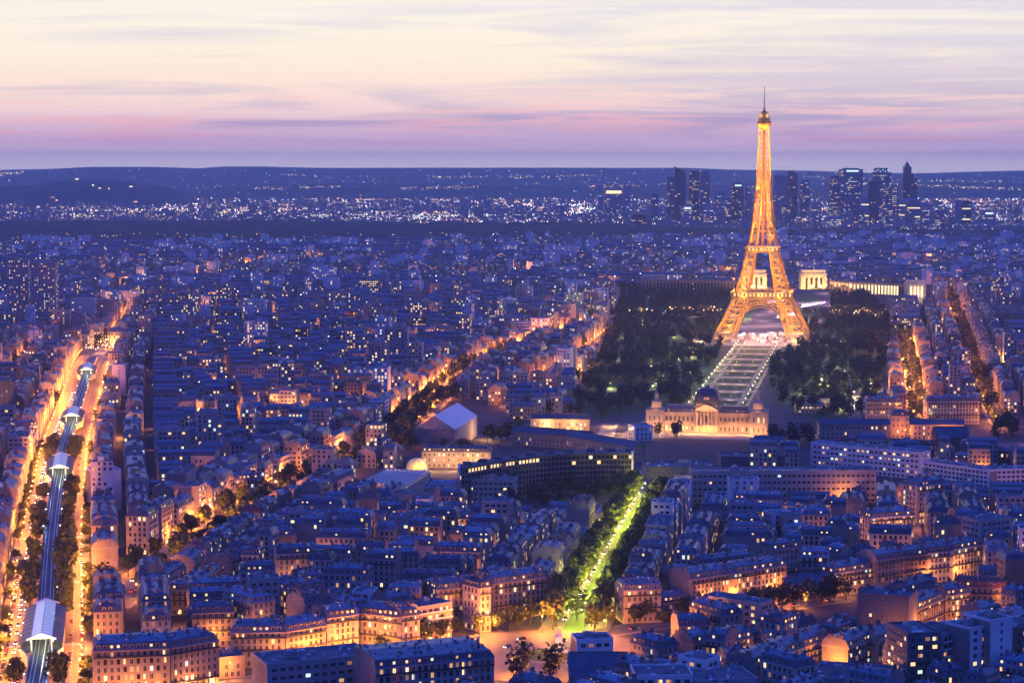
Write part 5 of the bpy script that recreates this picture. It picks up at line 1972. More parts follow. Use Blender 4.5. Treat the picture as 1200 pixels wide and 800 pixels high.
TOW += [
    (762, 771, 226, 'slab', .35, 7700, 'tower_glass0', 'short blue tower left of the narrow lit tower'),
    (848, 857, 232, 'slab', .4, 7600, 'tower_glass0', 'low speckled blue tower left of the broad dark tower'),
    (824, 836, 238, 'slab', .5, 7400, 'tower_glass1', 'low grey block with many lights below the tall pair'),
    (798, 812, 240, 'flat', .4, 7400, 'tower_glass1', 'low wide block with a lit band under the slanted tower'),
    (950, 962, 236, 'slab', .25, 7500, 'tower_glass1', 'low lilac block right of the short blue tower with greenish top'),
    (1000, 1012, 244, 'slab', .5, 7300, 'tower_glass0', 'low lit blue block at the foot of the broad banded tower'),
    (1034, 1048, 240, 'slab', .5, 7350, 'tower_glass0', 'low glassy block at the foot of the curved tower'),
    (1080, 1092, 238, 'slab', .3, 7400, 'tower_glass1', 'low grey block right of the spired tower'),
    (1095, 1106, 246, 'slab', .4, 7250, 'tower_glass0', 'small blue block between the spired tower and the lone pair'),
    (915, 926, 238, 'slab', .35, 7450, 'tower_glass0', 'low blue block in front of the plain lilac slab tower'),
    (1150, 1166, 246, 'flat', .4, 7250, 'tower_glass1', 'wide low block with a lit band right of the lone pair'),
    (650, 662, 240, 'slab', .35, 7600, 'tower_glass1', 'lone grey block far left of the long orange lit roof'),
]
for x0, x1, yt, sty, lit, D, mt_, lab in TOW:
    hgt = CAM_H - (yt - 192) / FPX * D
    xa, xb = (x0 - 600) / FPX * D, (x1 - 600) / FPX * D
    w = xb - xa
    root = empty('office_tower', (xa, D, 0))
    tag(root, lab, 'office tower')
    dp = max(24, w * .7)
    mb = MB()
    body = hgt
    if sty == 'slant':
        body = hgt - 26
        mb.box(0, 0, 0, w, dp, body)
        for (p, q, r_, s_) in (((0, 0, body), (w, 0, body), (w, 0, body + 4), (0, 0, hgt)), ((w, dp, body), (0, dp, body), (0, dp, hgt), (w, dp, body + 4)), ((0, dp, body), (0, 0, body), (0, 0, hgt), (0, dp, hgt)),
                               ((w, 0, body), (w, dp, body), (w, dp, body + 4), (w, 0, body + 4)), ((0, 0, hgt), (w, 0, body + 4), (w, dp, body + 4), (0, dp, hgt))):
            mb.poly([p, q, r_, s_])
    elif sty == 'spire':
        mb.box(0, 0, 0, w, dp, hgt - 62)
        mb.box(0, 2, hgt - 62, w * .72, dp - 2, hgt - 45)
        mb.box(w * .08, 3, hgt - 45, w * .58, dp - 3, hgt - 18)
        hip(mb, w * .12, 4, w * .5, dp - 4, hgt - 18, hgt, w * .14)
        body = hgt - 62
    elif sty in ('curve', 'round'):
        n = 12
        poly = [(w / 2 - w / 2 * math.cos(PI * i / n), dp * .3 - dp * .3 * math.sin(PI * i / n)) for i in range(n + 1)] + [(w, dp), (0, dp)]
        body = hgt - (16 if sty == 'curve' else 8)
        mb.prism(poly, 0, body)
        mb.prism([(x * .7 + w * .12, y * .8 + 3) for x, y in poly], body, hgt)
    else:
        mb.box(0, 0, 0, w, dp, hgt - 4)
        mb.box(w * .15, dp * .2, hgt - 4, w * .85, dp * .8, hgt)
        body = hgt - 4
    mb.build('facade', mt_, root)
    # lit floors: short runs of windows
    wb = MB()
    fl_h = 7.5
    nfl = int(body / fl_h)
    for fl in range(1, nfl):
        x = 1.5
        pf = lit * R.choice((.3, .7, 1.1, 1.6))
        while x < w - 3:
            l_ = R.uniform(2.5, 9)
            if R.random() < pf and x + l_ < w - 1:
                yy = -.3
                if sty in ('curve', 'round'):
                    t_ = (x + l_ / 2) / w * 2 - 1
                    yy = dp * .3 - dp * .3 * math.sqrt(max(0, 1 - t_ * t_)) - .8
                z0_ = fl * fl_h
                wb.poly([(x, yy, z0_), (x + l_, yy, z0_), (x + l_, yy, z0_ + 1.8), (x, yy, z0_ + 1.8)], R.choice((0, 1, 1, 2, 3, 3)))
            x += l_ + R.uniform(.8, 3)
    if wb.f:
        kind(wb.build('lit_windows', ['lit1', 'lit3', 'lit0', 'lit2'], root), 'stuff')
    if sty in ('flat', 'sign'):
        mb = MB()
        q = (.1, .9, 12) if sty == 'sign' else (.25, .8, 7)
        mb.box(w * q[0], -.8, body - q[2] - 3, w * q[1], -.2, body - 4)
        mb.build('lit_band', 'lit4' if sty == 'sign' else 'arch_white', root)
    if sty == 'curve':
        mb = MB()
        for i in range(6):
            mb.box(w * .1 + i * w * .13, -1.2, hgt - 14 + (i % 2) * 5, w * .1 + i * w * .13 + 4, -.8, hgt - 11 + (i % 2) * 5)
        mb.build('crown_lights', 'arch_white', root)
    if lit < .2 and w > 25 and hgt < 120:
        for q in (.32, .7):
            sbox('lit_band', [(2, -.7, hgt * q, w - 2, -.35, hgt * q + 4)], 'lit1', root)
    if sty in ('spire', 'flat', 'curve', 'slant'):
        sbox('red_beacon', [(w * .3, dp * .5, hgt, w * .3 + 1.6, dp * .5 + 1.6, hgt + (9 if sty != 'slant' else 5))], 'white_steel', root)

# ---- elevated railway
T1 = next((t_ for t_ in np.arange(200, VI.len, 5) if pix(*VI.at(t_)[0], 8)[1] < 417), VI.len)
via = empty('railway_viaduct', (VI.p[0].x, VI.p[0].y, 0))
tag(via, 'elevated railway deck with pale rails running between two orange lit carriageways', 'viaduct')
o2 = Vector((VI.p[0].x, VI.p[0].y))


def ribbon(o0, o1, z0_, z1_, step=10, t0=0, t1=None):
    """closed bar swept along the boulevard between the offsets o0 > o1"""
    a = [q - o2 for q in VI.offs(o0, t0, t1 or T1, step)]
    b = [q - o2 for q in VI.offs(o1, t0, t1 or T1, step)]
    mb = MB()
    for i in range(len(a) - 1):
        p, q, r_, s_ = a[i], b[i], b[i + 1], a[i + 1]
        mb.poly([(*p, z1_), (*q, z1_), (*r_, z1_), (*s_, z1_)])
        mb.poly([(*p, z0_), (*p, z1_), (*s_, z1_), (*s_, z0_)])
        mb.poly([(*q, z1_), (*q, z0_), (*r_, z0_), (*r_, z1_)])
        mb.poly([(*p, z0_), (*s_, z0_), (*r_, z0_), (*q, z0_)])
    return mb


dk = ribbon(4.2, -4.2, 6.6, 7.2).build('deck', 'deck', via)
for o_ in (4.6, -4.2):
    ribbon(o_, o_ - .4, 5.6, 8.3).build('girder', 'girder', via)
for o_ in (3.0, 1.35, -1.35, -3.0):
    ribbon(o_ + .16, o_ - .16, 7.21, 7.42).build('rail', 'rail', via)
pm_ = MB()
pm_.lathe([(.75, 0), (.55, .6), (.5, 4.6), (.9, 5.58)], 8)
pme = pm_.mesh('pillar', [M['girder']])
for i in range(48):
    t_ = 12 + i * 24
    if t_ > T1 - 5:
        break
    c, tg, nn = VI.at(t_)
    for sg in (1, -1):
        q = c + nn * sg * 3.4 - o2
        inst('pillar', pme, via, (q.x, q.y, .25))
wlm = MB()
wlm.bar((0, 0, 7), (0, 0, 10.5), .14)
wlm.box(-.22, -.22, 10.5, .22, .22, 10.9, 1)
wle = wlm.mesh('deck_lamp', [M['iron'], M['lamp_white']])
for i in range(24):
    t_ = 20 + i * 62
    if t_ > T1 - 5:
        break
    c, tg, nn = VI.at(t_)
    for sg in (1, -1):
        q = c + nn * sg * 4.9 - o2
        inst('deck_lamp', wle, via, (q.x, q.y, 0))
        if i < 26 and i % 2:
            point('deck_light', (.6, .75, 1.0), 300, (q.x - nn.x * sg * 1.0, q.y - nn.y * sg * 1.0, 10.2), via, .2)


STN = []


def station(px, py, ln, lab):
    best = min((abs(pix(*(VI.at(t_)[0]), 13)[1] - py), t_) for t_ in np.arange(0, T1, 4))
    t_ = best[1]
    STN.append((t_, ln))
    c, tg, nn = VI.at(t_)
    root = empty('metro_station', (c.x, c.y, 0), math.atan2(tg.y, tg.x) - PI / 2)
    tag(root, lab, 'railway station')
    h = ln / 2
    mb = MB()
    for sg in (-1, 1):
        a_, b_ = (sg * 4.6, -h, 13.4), (sg * 4.6, h, 13.4)
        mb.poly([a_, (0, -h, 15.2), (0, h, 15.2), b_] if sg > 0 else [b_, (0, h, 15.2), (0, -h, 15.2), a_])
    cr = mb.build('central_roof', 'glass_roof', root)
    mb = MB()
    k = -h
    while k <= h + .1:
        for sg in (-1, 1):
            mb.bar((sg * 4.6, k, 13.5), (0, k, 15.3), .22)
        k += ln / 14
    mb.bar((0, -h, 15.35), (0, h, 15.35), .3)
    mb.bar((-4.6, -h, 13.5), (-4.6, h, 13.5), .25)
    mb.bar((4.6, -h, 13.5), (4.6, h, 13.5), .25)
    mb.build('glazing_bar', 'white_steel', cr)
    for sg in (-1, 1):
        mb = MB()
        x0, x1 = sg * 4.7, sg * 9.6
        p_ = [(x0, -h, 13.0), (x1, -h, 11.0), (x1, h, 11.0), (x0, h, 13.0)]
        mb.poly(p_ if sg > 0 else p_[::-1])
        for i in range(10):
            y_ = -h + ln * i / 9
            mb.bar((x0, y_, 13.1), (x1, y_, 11.1), .2)
        mb.build('side_roof', 'slate', root)
        sbox('side_wall', [(min(sg * 8.9, sg * 9.3), -h, 3.2, max(sg * 8.9, sg * 9.3), h, 11.0)], 'girder', root)
        sbox('platform', [(min(sg * 4.65, sg * 8.85), -h, 7.3, max(sg * 4.65, sg * 8.85), h, 8.2)], 'paving', root)
    for e in (-1, 1):
        y_ = e * h
        mb = MB()
        mb.bar((-6.5, y_ + e * .4, 13.0), (0, y_ + e * .4, 15.5), .7)
        mb.bar((6.5, y_ + e * .4, 13.0), (0, y_ + e * .4, 15.5), .7)
        for x in (-4.4, 4.4):
            mb.bar((x, y_ + e * .3, 7.3), (x, y_ + e * .3, 13.4), .6)
        mb.poly([(-4.4, y_ + e * .2, 13.2), (4.4, y_ + e * .2, 13.2), (0, y_ + e * .2, 15.0)])
        mb.build('gable', 'station_in' if e < 0 else 'white_steel', root)
    for i in range(4):
        for sg in (-1, 1):
            sbox('ceiling_lamp', [(sg * 3.9 - .25, -h + 4 + i * ln / 5, 12.6, sg * 3.9 + .25, -h + 9 + i * ln / 5, 12.8)], 'station_in', root)
    for y_ in (-h - 3, -h + 8, 0):
        point('station_light', (.9, 1.0, .6), 900, (0, y_, 12), root, .4)
    # splayed parapets at the near end
    for sg in (-1, 1):
        mb = MB()
        prev = None
        for i in range(9):
            s_ = i / 8
            x = sg * (5.0 + 4.2 * s_ ** 2.2)
            p_ = (x, -h - 24 + 24 * s_)
            if prev:
                x0_, y0_ = prev
                mb.poly([(x0_ - .35, y0_, 4), (p_[0] - .35, p_[1], 4), (p_[0] - .35, p_[1], 8.9), (x0_ - .35, y0_, 8.9)])
                mb.poly([(p_[0] + .35, p_[1], 4), (x0_ + .35, y0_, 4), (x0_ + .35, y0_, 8.9), (p_[0] + .35, p_[1], 8.9)])
                mb.poly([(x0_ - .35, y0_, 8.9), (p_[0] - .35, p_[1], 8.9), (p_[0] + .35, p_[1], 8.9), (x0_ + .35, y0_, 8.9)])
            prev = p_
        mb.build('parapet', 'white', root)
    return root


station(54, 726, 78, 'large railway station at the bottom left with white glazed roof and glowing gable')
station(75, 541, 66, 'second railway station along the viaduct with lit white gable')
station(92, 483, 56, 'third railway station along the viaduct, blue roof and white gable')
station(115, 430, 60, 'small far railway station where the viaduct meets the bright crossing')

# ================================================================== THE REST OF THE CITY
def box_city(name, recs, wallmats, roofmats, plit, win_w=1.5, win_h=1.9, seen_front=True, dens=1.0, chim=True):
    """recs: (x, y, ux, uy, length, depth, height, flat?, tone)"""
    mats = wallmats + roofmats + ['chimney', 'glass', 'lit0', 'lit1', 'lit2', 'lit3', 'lit4']
    nw, nr = len(wallmats), len(roofmats)
    ci = nw + nr
    mb = MB()
    for (x, y, ax, ay, Ln, d, h, flat, tone) in recs:
        bx, by = -ay, ax

        def T(u, v, z):
            return (x + ax * u + bx * v, y + ay * u + by * v, z)
        wm = tone % nw
        n = len(mb.v)
        mb.v.extend([T(0, 0, 0), T(Ln, 0, 0), T(Ln, d, 0), T(0, d, 0), T(0, 0, h), T(Ln, 0, h), T(Ln, d, h), T(0, d, h)])
        for f in ((0, 1, 5, 4), (1, 2, 6, 5), (2, 3, 7, 6), (3, 0, 4, 7)):
            mb.f.append(tuple(n + i for i in f))
            mb.m.append(wm)
        rm = nw + R.randrange(nr)
        if flat:
            mb.f.append((n + 4, n + 5, n + 6, n + 7))
            mb.m.append(nw + nr - 1)
            u, v = R.uniform(.2, .6) * Ln, R.uniform(.3, .5) * d
            a, b, e = 2.2, 1.8, R.uniform(1.5, 3)
            q = len(mb.v)
            mb.v.extend([T(u, v, h), T(u + a * 2, v, h), T(u + a * 2, v + b * 2, h), T(u, v + b * 2, h), T(u, v, h + e), T(u + a * 2, v, h + e), T(u + a * 2, v + b * 2, h + e), T(u, v + b * 2, h + e)])
            for f in ((0, 1, 5, 4), (1, 2, 6, 5), (2, 3, 7, 6), (3, 0, 4, 7), (4, 5, 6, 7)):
                mb.f.append(tuple(q + i for i in f))
                mb.m.append(wm)
        else:
            i1 = 1.4
            z1, z2 = h + 2.9, h + 4.2
            q = len(mb.v)
            mb.v.extend([T(0, i1, z1), T(Ln, i1, z1), T(Ln, d - i1, z1), T(0, d - i1, z1), T(0, d / 2, z2), T(Ln, d / 2, z2)])
            for f, m in (((n + 4, n + 5, q + 1, q), rm), ((n + 6, n + 7, q + 3, q + 2), rm), ((q, q + 1, q + 5, q + 4), nw), ((q + 2, q + 3, q + 4, q + 5), nw),
                         ((n + 5, n + 6, q + 2, q + 5, q + 1), wm), ((n + 7, n + 4, q, q + 4, q + 3), wm)):
                mb.f.append(f)
                mb.m.append(m)
            if chim:
                for k in range(2):
                    u = .1 + k * (Ln - 1.0)
                    v = d * R.choice((.3, .5, .7)) - 1.4
                    q = len(mb.v)
                    e = h + R.uniform(5.0, 6.6)
                    mb.v.extend([T(u, v, h + 2), T(u + .8, v, h + 2), T(u + .8, v + 2.8, h + 2), T(u, v + 2.8, h + 2), T(u, v, e), T(u + .8, v, e), T(u + .8, v + 2.8, e), T(u, v + 2.8, e)])
                    for f in ((0, 1, 5, 4), (1, 2, 6, 5), (2, 3, 7, 6), (3, 0, 4, 7), (4, 5, 6, 7)):
                        mb.f.append(tuple(q + i for i in f))
                        mb.m.append(ci)
        # windows on the faces that look back toward the viewpoint
        vx, vy = -x, -y
        vl = math.hypot(vx, vy)
        vx, vy = vx / vl, vy / vl
        pl = plit * R.choice((.2, .6, 1, 1.2, 2.2))
        for fx_, fy_, ln, P0, du in ((-bx, -by, Ln, (0, -.06), (1, 0)), (bx, by, Ln, (Ln, d + .06), (-1, 0)), (ax, ay, d, (Ln + .06, 0), (0, 1)), (-ax, -ay, d, (-.06, d), (0, -1))):
            if fx_ * vx + fy_ * vy < .25:
                continue
            nfl = int(h / 3.2)
            nb = int(ln / (2.9 / dens))
            if nb < 1:
                continue
            st = ln / nb
            for fl in range(nfl):
                for b_ in range(nb):
                    lit = R.random() < pl
                    if not lit and (dens < 1 or R.random() < .25):
                        continue
                    m = ci + 2 + R.choice((0, 0, 0, 1, 1, 2, 2, 3)) if lit else ci + 1
                    if fl == 0 and R.random() < .12:
                        m = ci + 6
                    u = st * (b_ + .5)
                    z0_ = 1.0 + fl * 3.2
                    ww = win_w / 2
                    c = [(P0[0] + du[0] * (u + s_), P0[1] + du[1] * (u + s_)) for s_ in (-ww, ww)]
                    mb.poly([T(*c[0], z0_), T(*c[1], z0_), T(*c[1], z0_ + win_h), T(*c[0], z0_ + win_h)], m)
    return kind(mb.build(name, mats), 'stuff')


box_city('city_roofs', CITY, ['stone0', 'stone1', 'stone2', 'stone3', 'white'], ['zinc', 'slate', 'gravel'], .16)
# further quarters: rows turned by quarter, thinning out beyond the forest
far, farther = [], []
def quarter_angle(x, y):
    return .9 * math.sin(x / 310 + 1.3) + .8 * math.sin(y / 420 + x / 900)


sites = [(R.uniform(-1750, 1750), R.uniform(3500, 6300), R.choice((R.gauss(0, .25), R.gauss(PI / 2, .25), R.gauss(.5, .2), R.gauss(-.5, .2)))) for _ in range(150)]
SA = np.array([(p[0], p[1] * .8) for p in sites])


def quarter(x, y):
    return sites[int(((SA[:, 0] - x) ** 2 + (SA[:, 1] - y * .8) ** 2).argmin())][2]


y = 3560.0
while y < 6150:
    x = -.27 * y
    while x < .27 * y:
        Ln = R.uniform(14, 40)
        lo = np.interp(x, [-1700, -900, -400, 300, 700, 1400], [5750, 5750, 5950, 6100, 6250, 6300])
        r_ = R.random()
        if y < lo - 20 and not (abs(x - 470) < 330 and 3180 < y < 3760):
            a = quarter(x, y)
            if r_ < .07:
                CLUMPS.extend([(x + R.uniform(0, 30), y + R.uniform(-12, 12)) for _ in range(5)])
            elif r_ < .84:
                big = R.random() < .06
                modern = big or R.random() < .15
                h = R.uniform(20, 38) if big else R.uniform(9, 22)
                far.append((x + R.uniform(-5, 5), y + R.uniform(-10, 10), math.cos(a), math.sin(a), Ln * (1.4 if big and R.random() < .5 else 1), R.uniform(10, 15), h, 1 if modern else 0, 4 if big else R.randrange(4)))
        x += Ln + R.choice((0, 0, 0, 3, 12))
    y += R.uniform(22, 36)
box_city('city_roofs', far, ['stone0', 'stone1', 'stone2', 'stone3', 'white'], ['zinc', 'slate', 'gravel'], .11, 2.0, 2.0, dens=.6)
y = 6900.0
while y < 14500:
    x = -.27 * y
    while x < .27 * y:
        Ln = R.uniform(25, 70)
        hi = np.interp(x, [-1700, -900, -400, 300, 700, 1100, 1700], [7900, 7900, 7700, 7600, 7150, 6900, 6900])
        if y > hi + 20 and R.random() < .55 and not (math.hypot((x + 2330) / 720, (y - 11600) / 900) < 1) and not (y > 12200 and R.random() < .75):
            tall = R.random() < .16
            far_h_ = R.uniform(25, 55) if tall else R.uniform(8, 20)
            farther.append((x, y + R.uniform(-20, 20), 1.0, R.uniform(-.3, .3), Ln * (.5 if tall else 1), R.uniform(12, 20), far_h_, 1 if tall or R.random() < .5 else 0, R.randrange(4)))
        x += Ln + R.choice((5, 20, 40, 90)) * (y / 9000)
    y += R.uniform(45, 75) * (y / 9000)
box_city('suburb_roofs', farther, ['stone0', 'stone1', 'stone3', 'stone3'], ['zinc', 'gravel', 'gravel'], .05, 2.6, 2.3, dens=.45, chim=False)

# ---- far street lamps: points of light by the thousand
lm = [MB() for _ in range(4)]
HX = np.array


def spark(x, y, z, r, k):
    mb = lm[k]
    n = len(mb.v)
    mb.v.extend([(x - r, y, z), (x, y - r, z), (x + r, y, z), (x, y + r, z), (x, y, z + r), (x, y, z - r)])
    for f in ((0, 1, 4), (1, 2, 4), (2, 3, 4), (3, 0, 4), (1, 0, 5), (2, 1, 5), (3, 2, 5), (0, 3, 5)):
        mb.f.append(tuple(n + i for i in f))
        mb.m.append(0)


clusters = [(R.uniform(-.26, .26), R.uniform(7600, 13500), R.uniform(.003, .022), R.uniform(40, 260), R.choice((0, 0, 0, 1, 1, 2, 3))) for _ in range(190)]
for cx_, cy_, sx_, sy_, k in clusters:
    for _ in range(R.randrange(15, 80)):
        yy = cy_ + R.gauss(0, sy_)
        xx = (cx_ + R.gauss(0, sx_)) * cy_
        hi = np.interp(xx, [-1700, -900, -400, 300, 700, 1100, 1700], [7900, 7900, 7700, 7600, 7150, 6900, 6900])
        if yy < hi + 30 or (math.hypot((xx + 2330) / 720, (yy - 11600) / 900) < 1):
            continue
        spark(xx, yy, R.uniform(8, 22), R.uniform(.8, 1.5) * yy / 9000, k if R.random() < .7 else R.choice((0, 1, 2, 3)))
for _ in range(4200):
    yy = 6950 + 7500 * R.random() ** 1.25
    xx = R.uniform(-.265, .265) * yy
    hi = np.interp(xx, [-1700, -900, -400, 300, 700, 1100, 1700], [7900, 7900, 7700, 7600, 7150, 6900, 6900])
    if yy < hi + 30 or (math.hypot((xx + 2330) / 720, (yy - 11600) / 900) < 1):
        continue
    spark(xx, yy, R.uniform(6, 25), R.uniform(.55, 1.15) * yy / 9000, R.choice((0, 0, 0, 1, 1, 1, 2, 3)))
# roads of light and lights on the far slopes
for (pa, pb, D0, D1, n, k) in (((690, 220), (760, 218), 9800, 9900, 40, 0), ((1000, 216), (1200, 223), 12000, 11000, 130, 1), ((0, 205), (30, 203), 15500, 16500, 40, 1), ((500, 208), (620, 208), 13100, 13300, 40, 1), ((600, 209), (700, 206), 13000, 15000, 40, 1),
                               ((330, 205), (390, 209), 14000, 13500, 26, 1), ((940, 208), (1060, 213), 14500, 12500, 40, 1), ((1050, 212), (1200, 214), 12400, 12400, 50, 1), ((300, 222), (400, 220), 10300, 10500, 50, 1), ((470, 222), (560, 220), 10300, 10600, 50, 1)):
    for i in range(n):
        f = R.random()
        px_, py_ = pa[0] + (pb[0] - pa[0]) * f, pa[1] + (pb[1] - pa[1]) * f + R.gauss(0, .9)
        xx, D, zz = on_land(px_, py_)
        spark(xx, D, zz + 5, R.uniform(.7, 1.4) * D / 9000, k if R.random() < .7 else 0)
for px_, py_ in ((40, 263), (44, 262), (48, 261), (52, 260), (36, 262), (50, 256), (44, 258), (140, 255), (142, 252), (145, 247), (150, 243), (160, 238), (62, 233), (66, 236), (515, 208), (612, 257), (610, 262), (608, 266), (775, 238), (725, 249), (110, 220), (118, 222), (155, 221), (129, 225)):
    xx, D, zz = on_land(px_, py_)
    for _ in range(4):
        spark(xx + R.gauss(0, 1.2) * D / FPX, D, zz + 5, R.uniform(1.0, 1.9) * D / 9000, 0 if py_ > 232 else 1)
for _ in range(700):          # scattered lights on the far slopes
    D = R.uniform(12400, 18500)
    xx = R.uniform(-.26, .26) * D
    hz_ = max(float(far_h(np.array([[xx]]), np.array([[D]]))[0, 0]) if D > 15000 else 0, float(near_h(np.array([[xx]]), np.array([[D]]))[0, 0]) if D < 15300 else 0, 0)
    spark(xx, D, hz_ + 12, R.uniform(.7, 1.3) * D / 10000, R.choice((0, 1, 1, 2)))
for k in range(120):           # the quay beyond the park
    px_ = R.choice((R.uniform(735, 848), R.uniform(948, 1050)))
    q = P(px_, 371 + R.gauss(0, 1.5) + (2 if px_ > 900 else 0))
    spark(q.x, q.y, R.uniform(6, 12), R.uniform(.5, .95), R.choice((0, 0, 0, 1, 3)))
    if k % 8 == 0:
        point('quay_lamp', (1, .40, .12), 30e3, (q.x, q.y, 9), None, .4)
# nearer lamps between the roofs of the middle distance
for _ in range(2400):
    yy = 1900 + 4300 * R.random()
    xx = R.uniform(-.26, .26) * yy
    i, j = int((xx - GX0) / CELL), int((yy - GY0) / CELL)
    if 0 <= i < GW and 0 <= j < GH and OCC[j, i]:
        continue
    spark(xx, yy, R.uniform(7, 11) if R.random() < .5 else R.uniform(18, 26), R.uniform(.28, .7) * (.5 + yy / 6000), R.choice((0, 0, 0, 1, 1, 2)))
for px_, py_, k in ((1043, 294, 2), (1058, 293, 2), (1147, 294, 3), (1187, 295, 2), (668, 368, 2), (530, 288, 2), (359, 284, 2), (367, 289, 2)):
    D = P(px_, py_).y * .97
    spark((px_ - 600) / FPX * D, D, CAM_H - (py_ - 192) * D / FPX + 2, D / 2600, k)
# pools of lamplight far off among the roofs
for _ in range(240):
    yy = 1700 + 3600 * R.random() ** 1.2
    xx = R.uniform(-.25, .25) * yy
    i, j = int((xx - GX0) / CELL), int((yy - GY0) / CELL)
    if 0 <= i < GW and 0 <= j < GH and OCC[j, i]:
        continue
    point(f'far_pool{R.randrange(3)}', (1, .32, .06), 45e3, (xx, yy, 9), None, .5)
for x, y in POOLS:
    i, j = int((x - GX0) / CELL), int((y - GY0) / CELL)
    if y < 2300 and 0 <= i < GW and 0 <= j < GH and not OCC[j, i]:
        point('street_pool', (1, .30, .045), 8000, (x, y, 7), None, .4)
        spark(x, y, 7.6, .3, 0)
for px_, py_ in ((118, 834), (150, 832), (185, 831), (225, 822), (250, 814), (262, 800), (285, 792), (320, 786), (350, 783), (380, 778), (412, 774), (440, 768), (470, 766), (500, 756), (540, 748), (580, 742), (760, 728), (790, 724), (830, 722), (870, 714), (910, 704), (940, 712), (1000, 700), (1040, 690), (1090, 686), (1130, 680), (1046, 640), (835, 592), (915, 592), (990, 591), (1090, 570), (1120, 575), (1150, 580), (1180, 581)):
    q = P(px_, py_)
    point('kerb_pool', (1, .31, .05), 8500, (q.x, q.y, 6), None, .4)
q = P(668, 380)
for dx in (-18, 0, 18):
    point('pitch_flood', (.75, 1.0, .80), 30e3, (q.x + dx, q.y, 22), None, .6)
mb = MB()
mb.poly([tuple(P(645, 395, .05)), tuple(P(672, 392, .05)), tuple(P(682, 378, .05)), tuple(P(656, 378, .05))])
kind(mb.build('sports_pitch', 'lawn'), 'structure')

# ================================================================== TREES
def crown_mesh(seed, h=9.0, r=4.6, n=520, mt='leaf0'):
    rr = random.Random(seed)
    mb = MB()
    blobs = [(rr.uniform(-.55, .55) * r, rr.uniform(-.55, .55) * r, rr.uniform(.22, .8) * h, rr.uniform(.36, .62) * r) for _ in range(9)] + [(0, 0, h * .5, r * .7)]
    for _ in range(n):
        bx, by, bz, br = rr.choice(blobs)
        d = Vector((rr.gauss(0, 1), rr.gauss(0, 1), rr.gauss(0, 1))).normalized() * br * rr.uniform(.55, 1.08)
        c = Vector((bx, by, bz)) + d * Vector((1, 1, .85)).length / 1.65
        s = rr.uniform(.42, .95)
        a = Vector((rr.gauss(0, 1), rr.gauss(0, 1), rr.gauss(0, .6))).normalized()
        b = a.cross(Vector((rr.gauss(0, 1), rr.gauss(0, 1), rr.gauss(0, 1)))).normalized()
        mb.poly([c - a * s - b * s * .6, c + a * s - b * s * .7, c + a * s * .8 + b * s, c - a * s * .9 + b * s * .7])
    return mb.mesh('crown', [mt])


def trunk_mesh(seed):
    rr = random.Random(seed)
    mb = MB()
    mb.lathe([(.42, 0), (.30, 1.2), (.26, 4.2), (.20, 6)], 8)
    for i in range(5):
        a = rr.uniform(0, 2 * PI)
        mb.bar((0, 0, 3.2 + i * .5), (math.cos(a) * 2.4, math.sin(a) * 2.4, 6.5 + i * .6), .2, w2=.08)
    return mb.mesh('trunk', ['wood'])


CRN = [crown_mesh(i, mt=('leaf0', 'leaf1')[i % 2], h=R.uniform(7.5, 12), r=R.uniform(3.6, 5.4), n=700) for i in range(6)]
TRK = [trunk_mesh(i) for i in range(3)]
NT = [0]
park, FARTREES = [], []


def tree(x, y, label, s=1.0, group=None, v=None):
    if NT[0] >= 300 or y > 2060:
        FARTREES.append((x, y))
        return
    o = empty('leafy_tree', (x, y, 0), R.uniform(0, 6.28))
    tag(o, label, 'tree', group)
    o.scale = (s * R.uniform(.9, 1.1), s * R.uniform(.9, 1.1), s * R.uniform(.9, 1.15))
    inst('trunk', TRK[R.randrange(3)], o)
    inst('crown', CRN[R.randrange(6) if v is None else v], o, (0, 0, 3.6))
    NT[0] += 1


def tree_row(key, off, t0, t1, step, what, group, s=1.0, drop=.1, v=None):
    st, i, t = ST[key], 0, t0
    while t < min(t1, st.len):
        if key == 'boulevard' and abs(off) < 12 and any(abs(t - a) < b / 2 + 9 for a, b in STN):
            t += step
            continue
        if R.random() > drop:
            c, tg, nn = st.at(t + R.uniform(-2, 2))
            q = c + nn * (off + R.uniform(-.6, .6))
            i += 1
            tree(q.x, q.y, f'{what}, {ordn(i)} from the near end', s * R.uniform(.8, 1.15), group, v)
        t += step


tree_row('boulevard', 8.6, 95, 900, 24, 'dark round tree on the median left of the viaduct', 'trees along the viaduct', 1.15, .4)
tree_row('boulevard', -8.8, 95, 900, 24, 'dark round tree on the median right of the viaduct', 'trees along the viaduct', 1.2, .35)
tree_row('boulevard', 19.8, 40, 900, 15, 'small tree on the left pavement of the boulevard', 'trees along the boulevard pavements', .58, .35)
tree_row('boulevard', -19.8, 60, 900, 15, 'small tree on the right pavement of the boulevard', 'trees along the boulevard pavements', .58, .35)
tree_row('diagonal', 9.0, 15, 1500, 13, 'leafy tree on the left side of the diagonal avenue', 'trees lining the diagonal avenue', 1.0, .4)
tree_row('diagonal', -9.5, 40, 1500, 12, 'leafy tree on the right side of the diagonal avenue', 'trees lining the diagonal avenue', 1.1, .35)
tree_row('green', 9.6, 6, 420, 9.5, 'yellow-green lit tree on the left side of the green avenue', 'trees lining the green avenue', 1.2, .05, 1)
tree_row('green', -9.6, 6, 420, 9.5, 'yellow-green lit tree on the right side of the green avenue', 'trees lining the green avenue', 1.2, .05, 3)
tree_row('facing', 6.5, 95, 300, 11, 'orange lit tree before the stone facades left of the roundabout', 'trees by the roundabout', .8, .15)
tree_row('east', 7, 15, 210, 10, 'orange lit tree under the pink facades east of the roundabout', 'trees by the roundabout', .75, .1)
tree_row('east', -7, 25, 260, 9, 'dark tree on the near side east of the roundabout', 'trees by the roundabout', .85, .15)
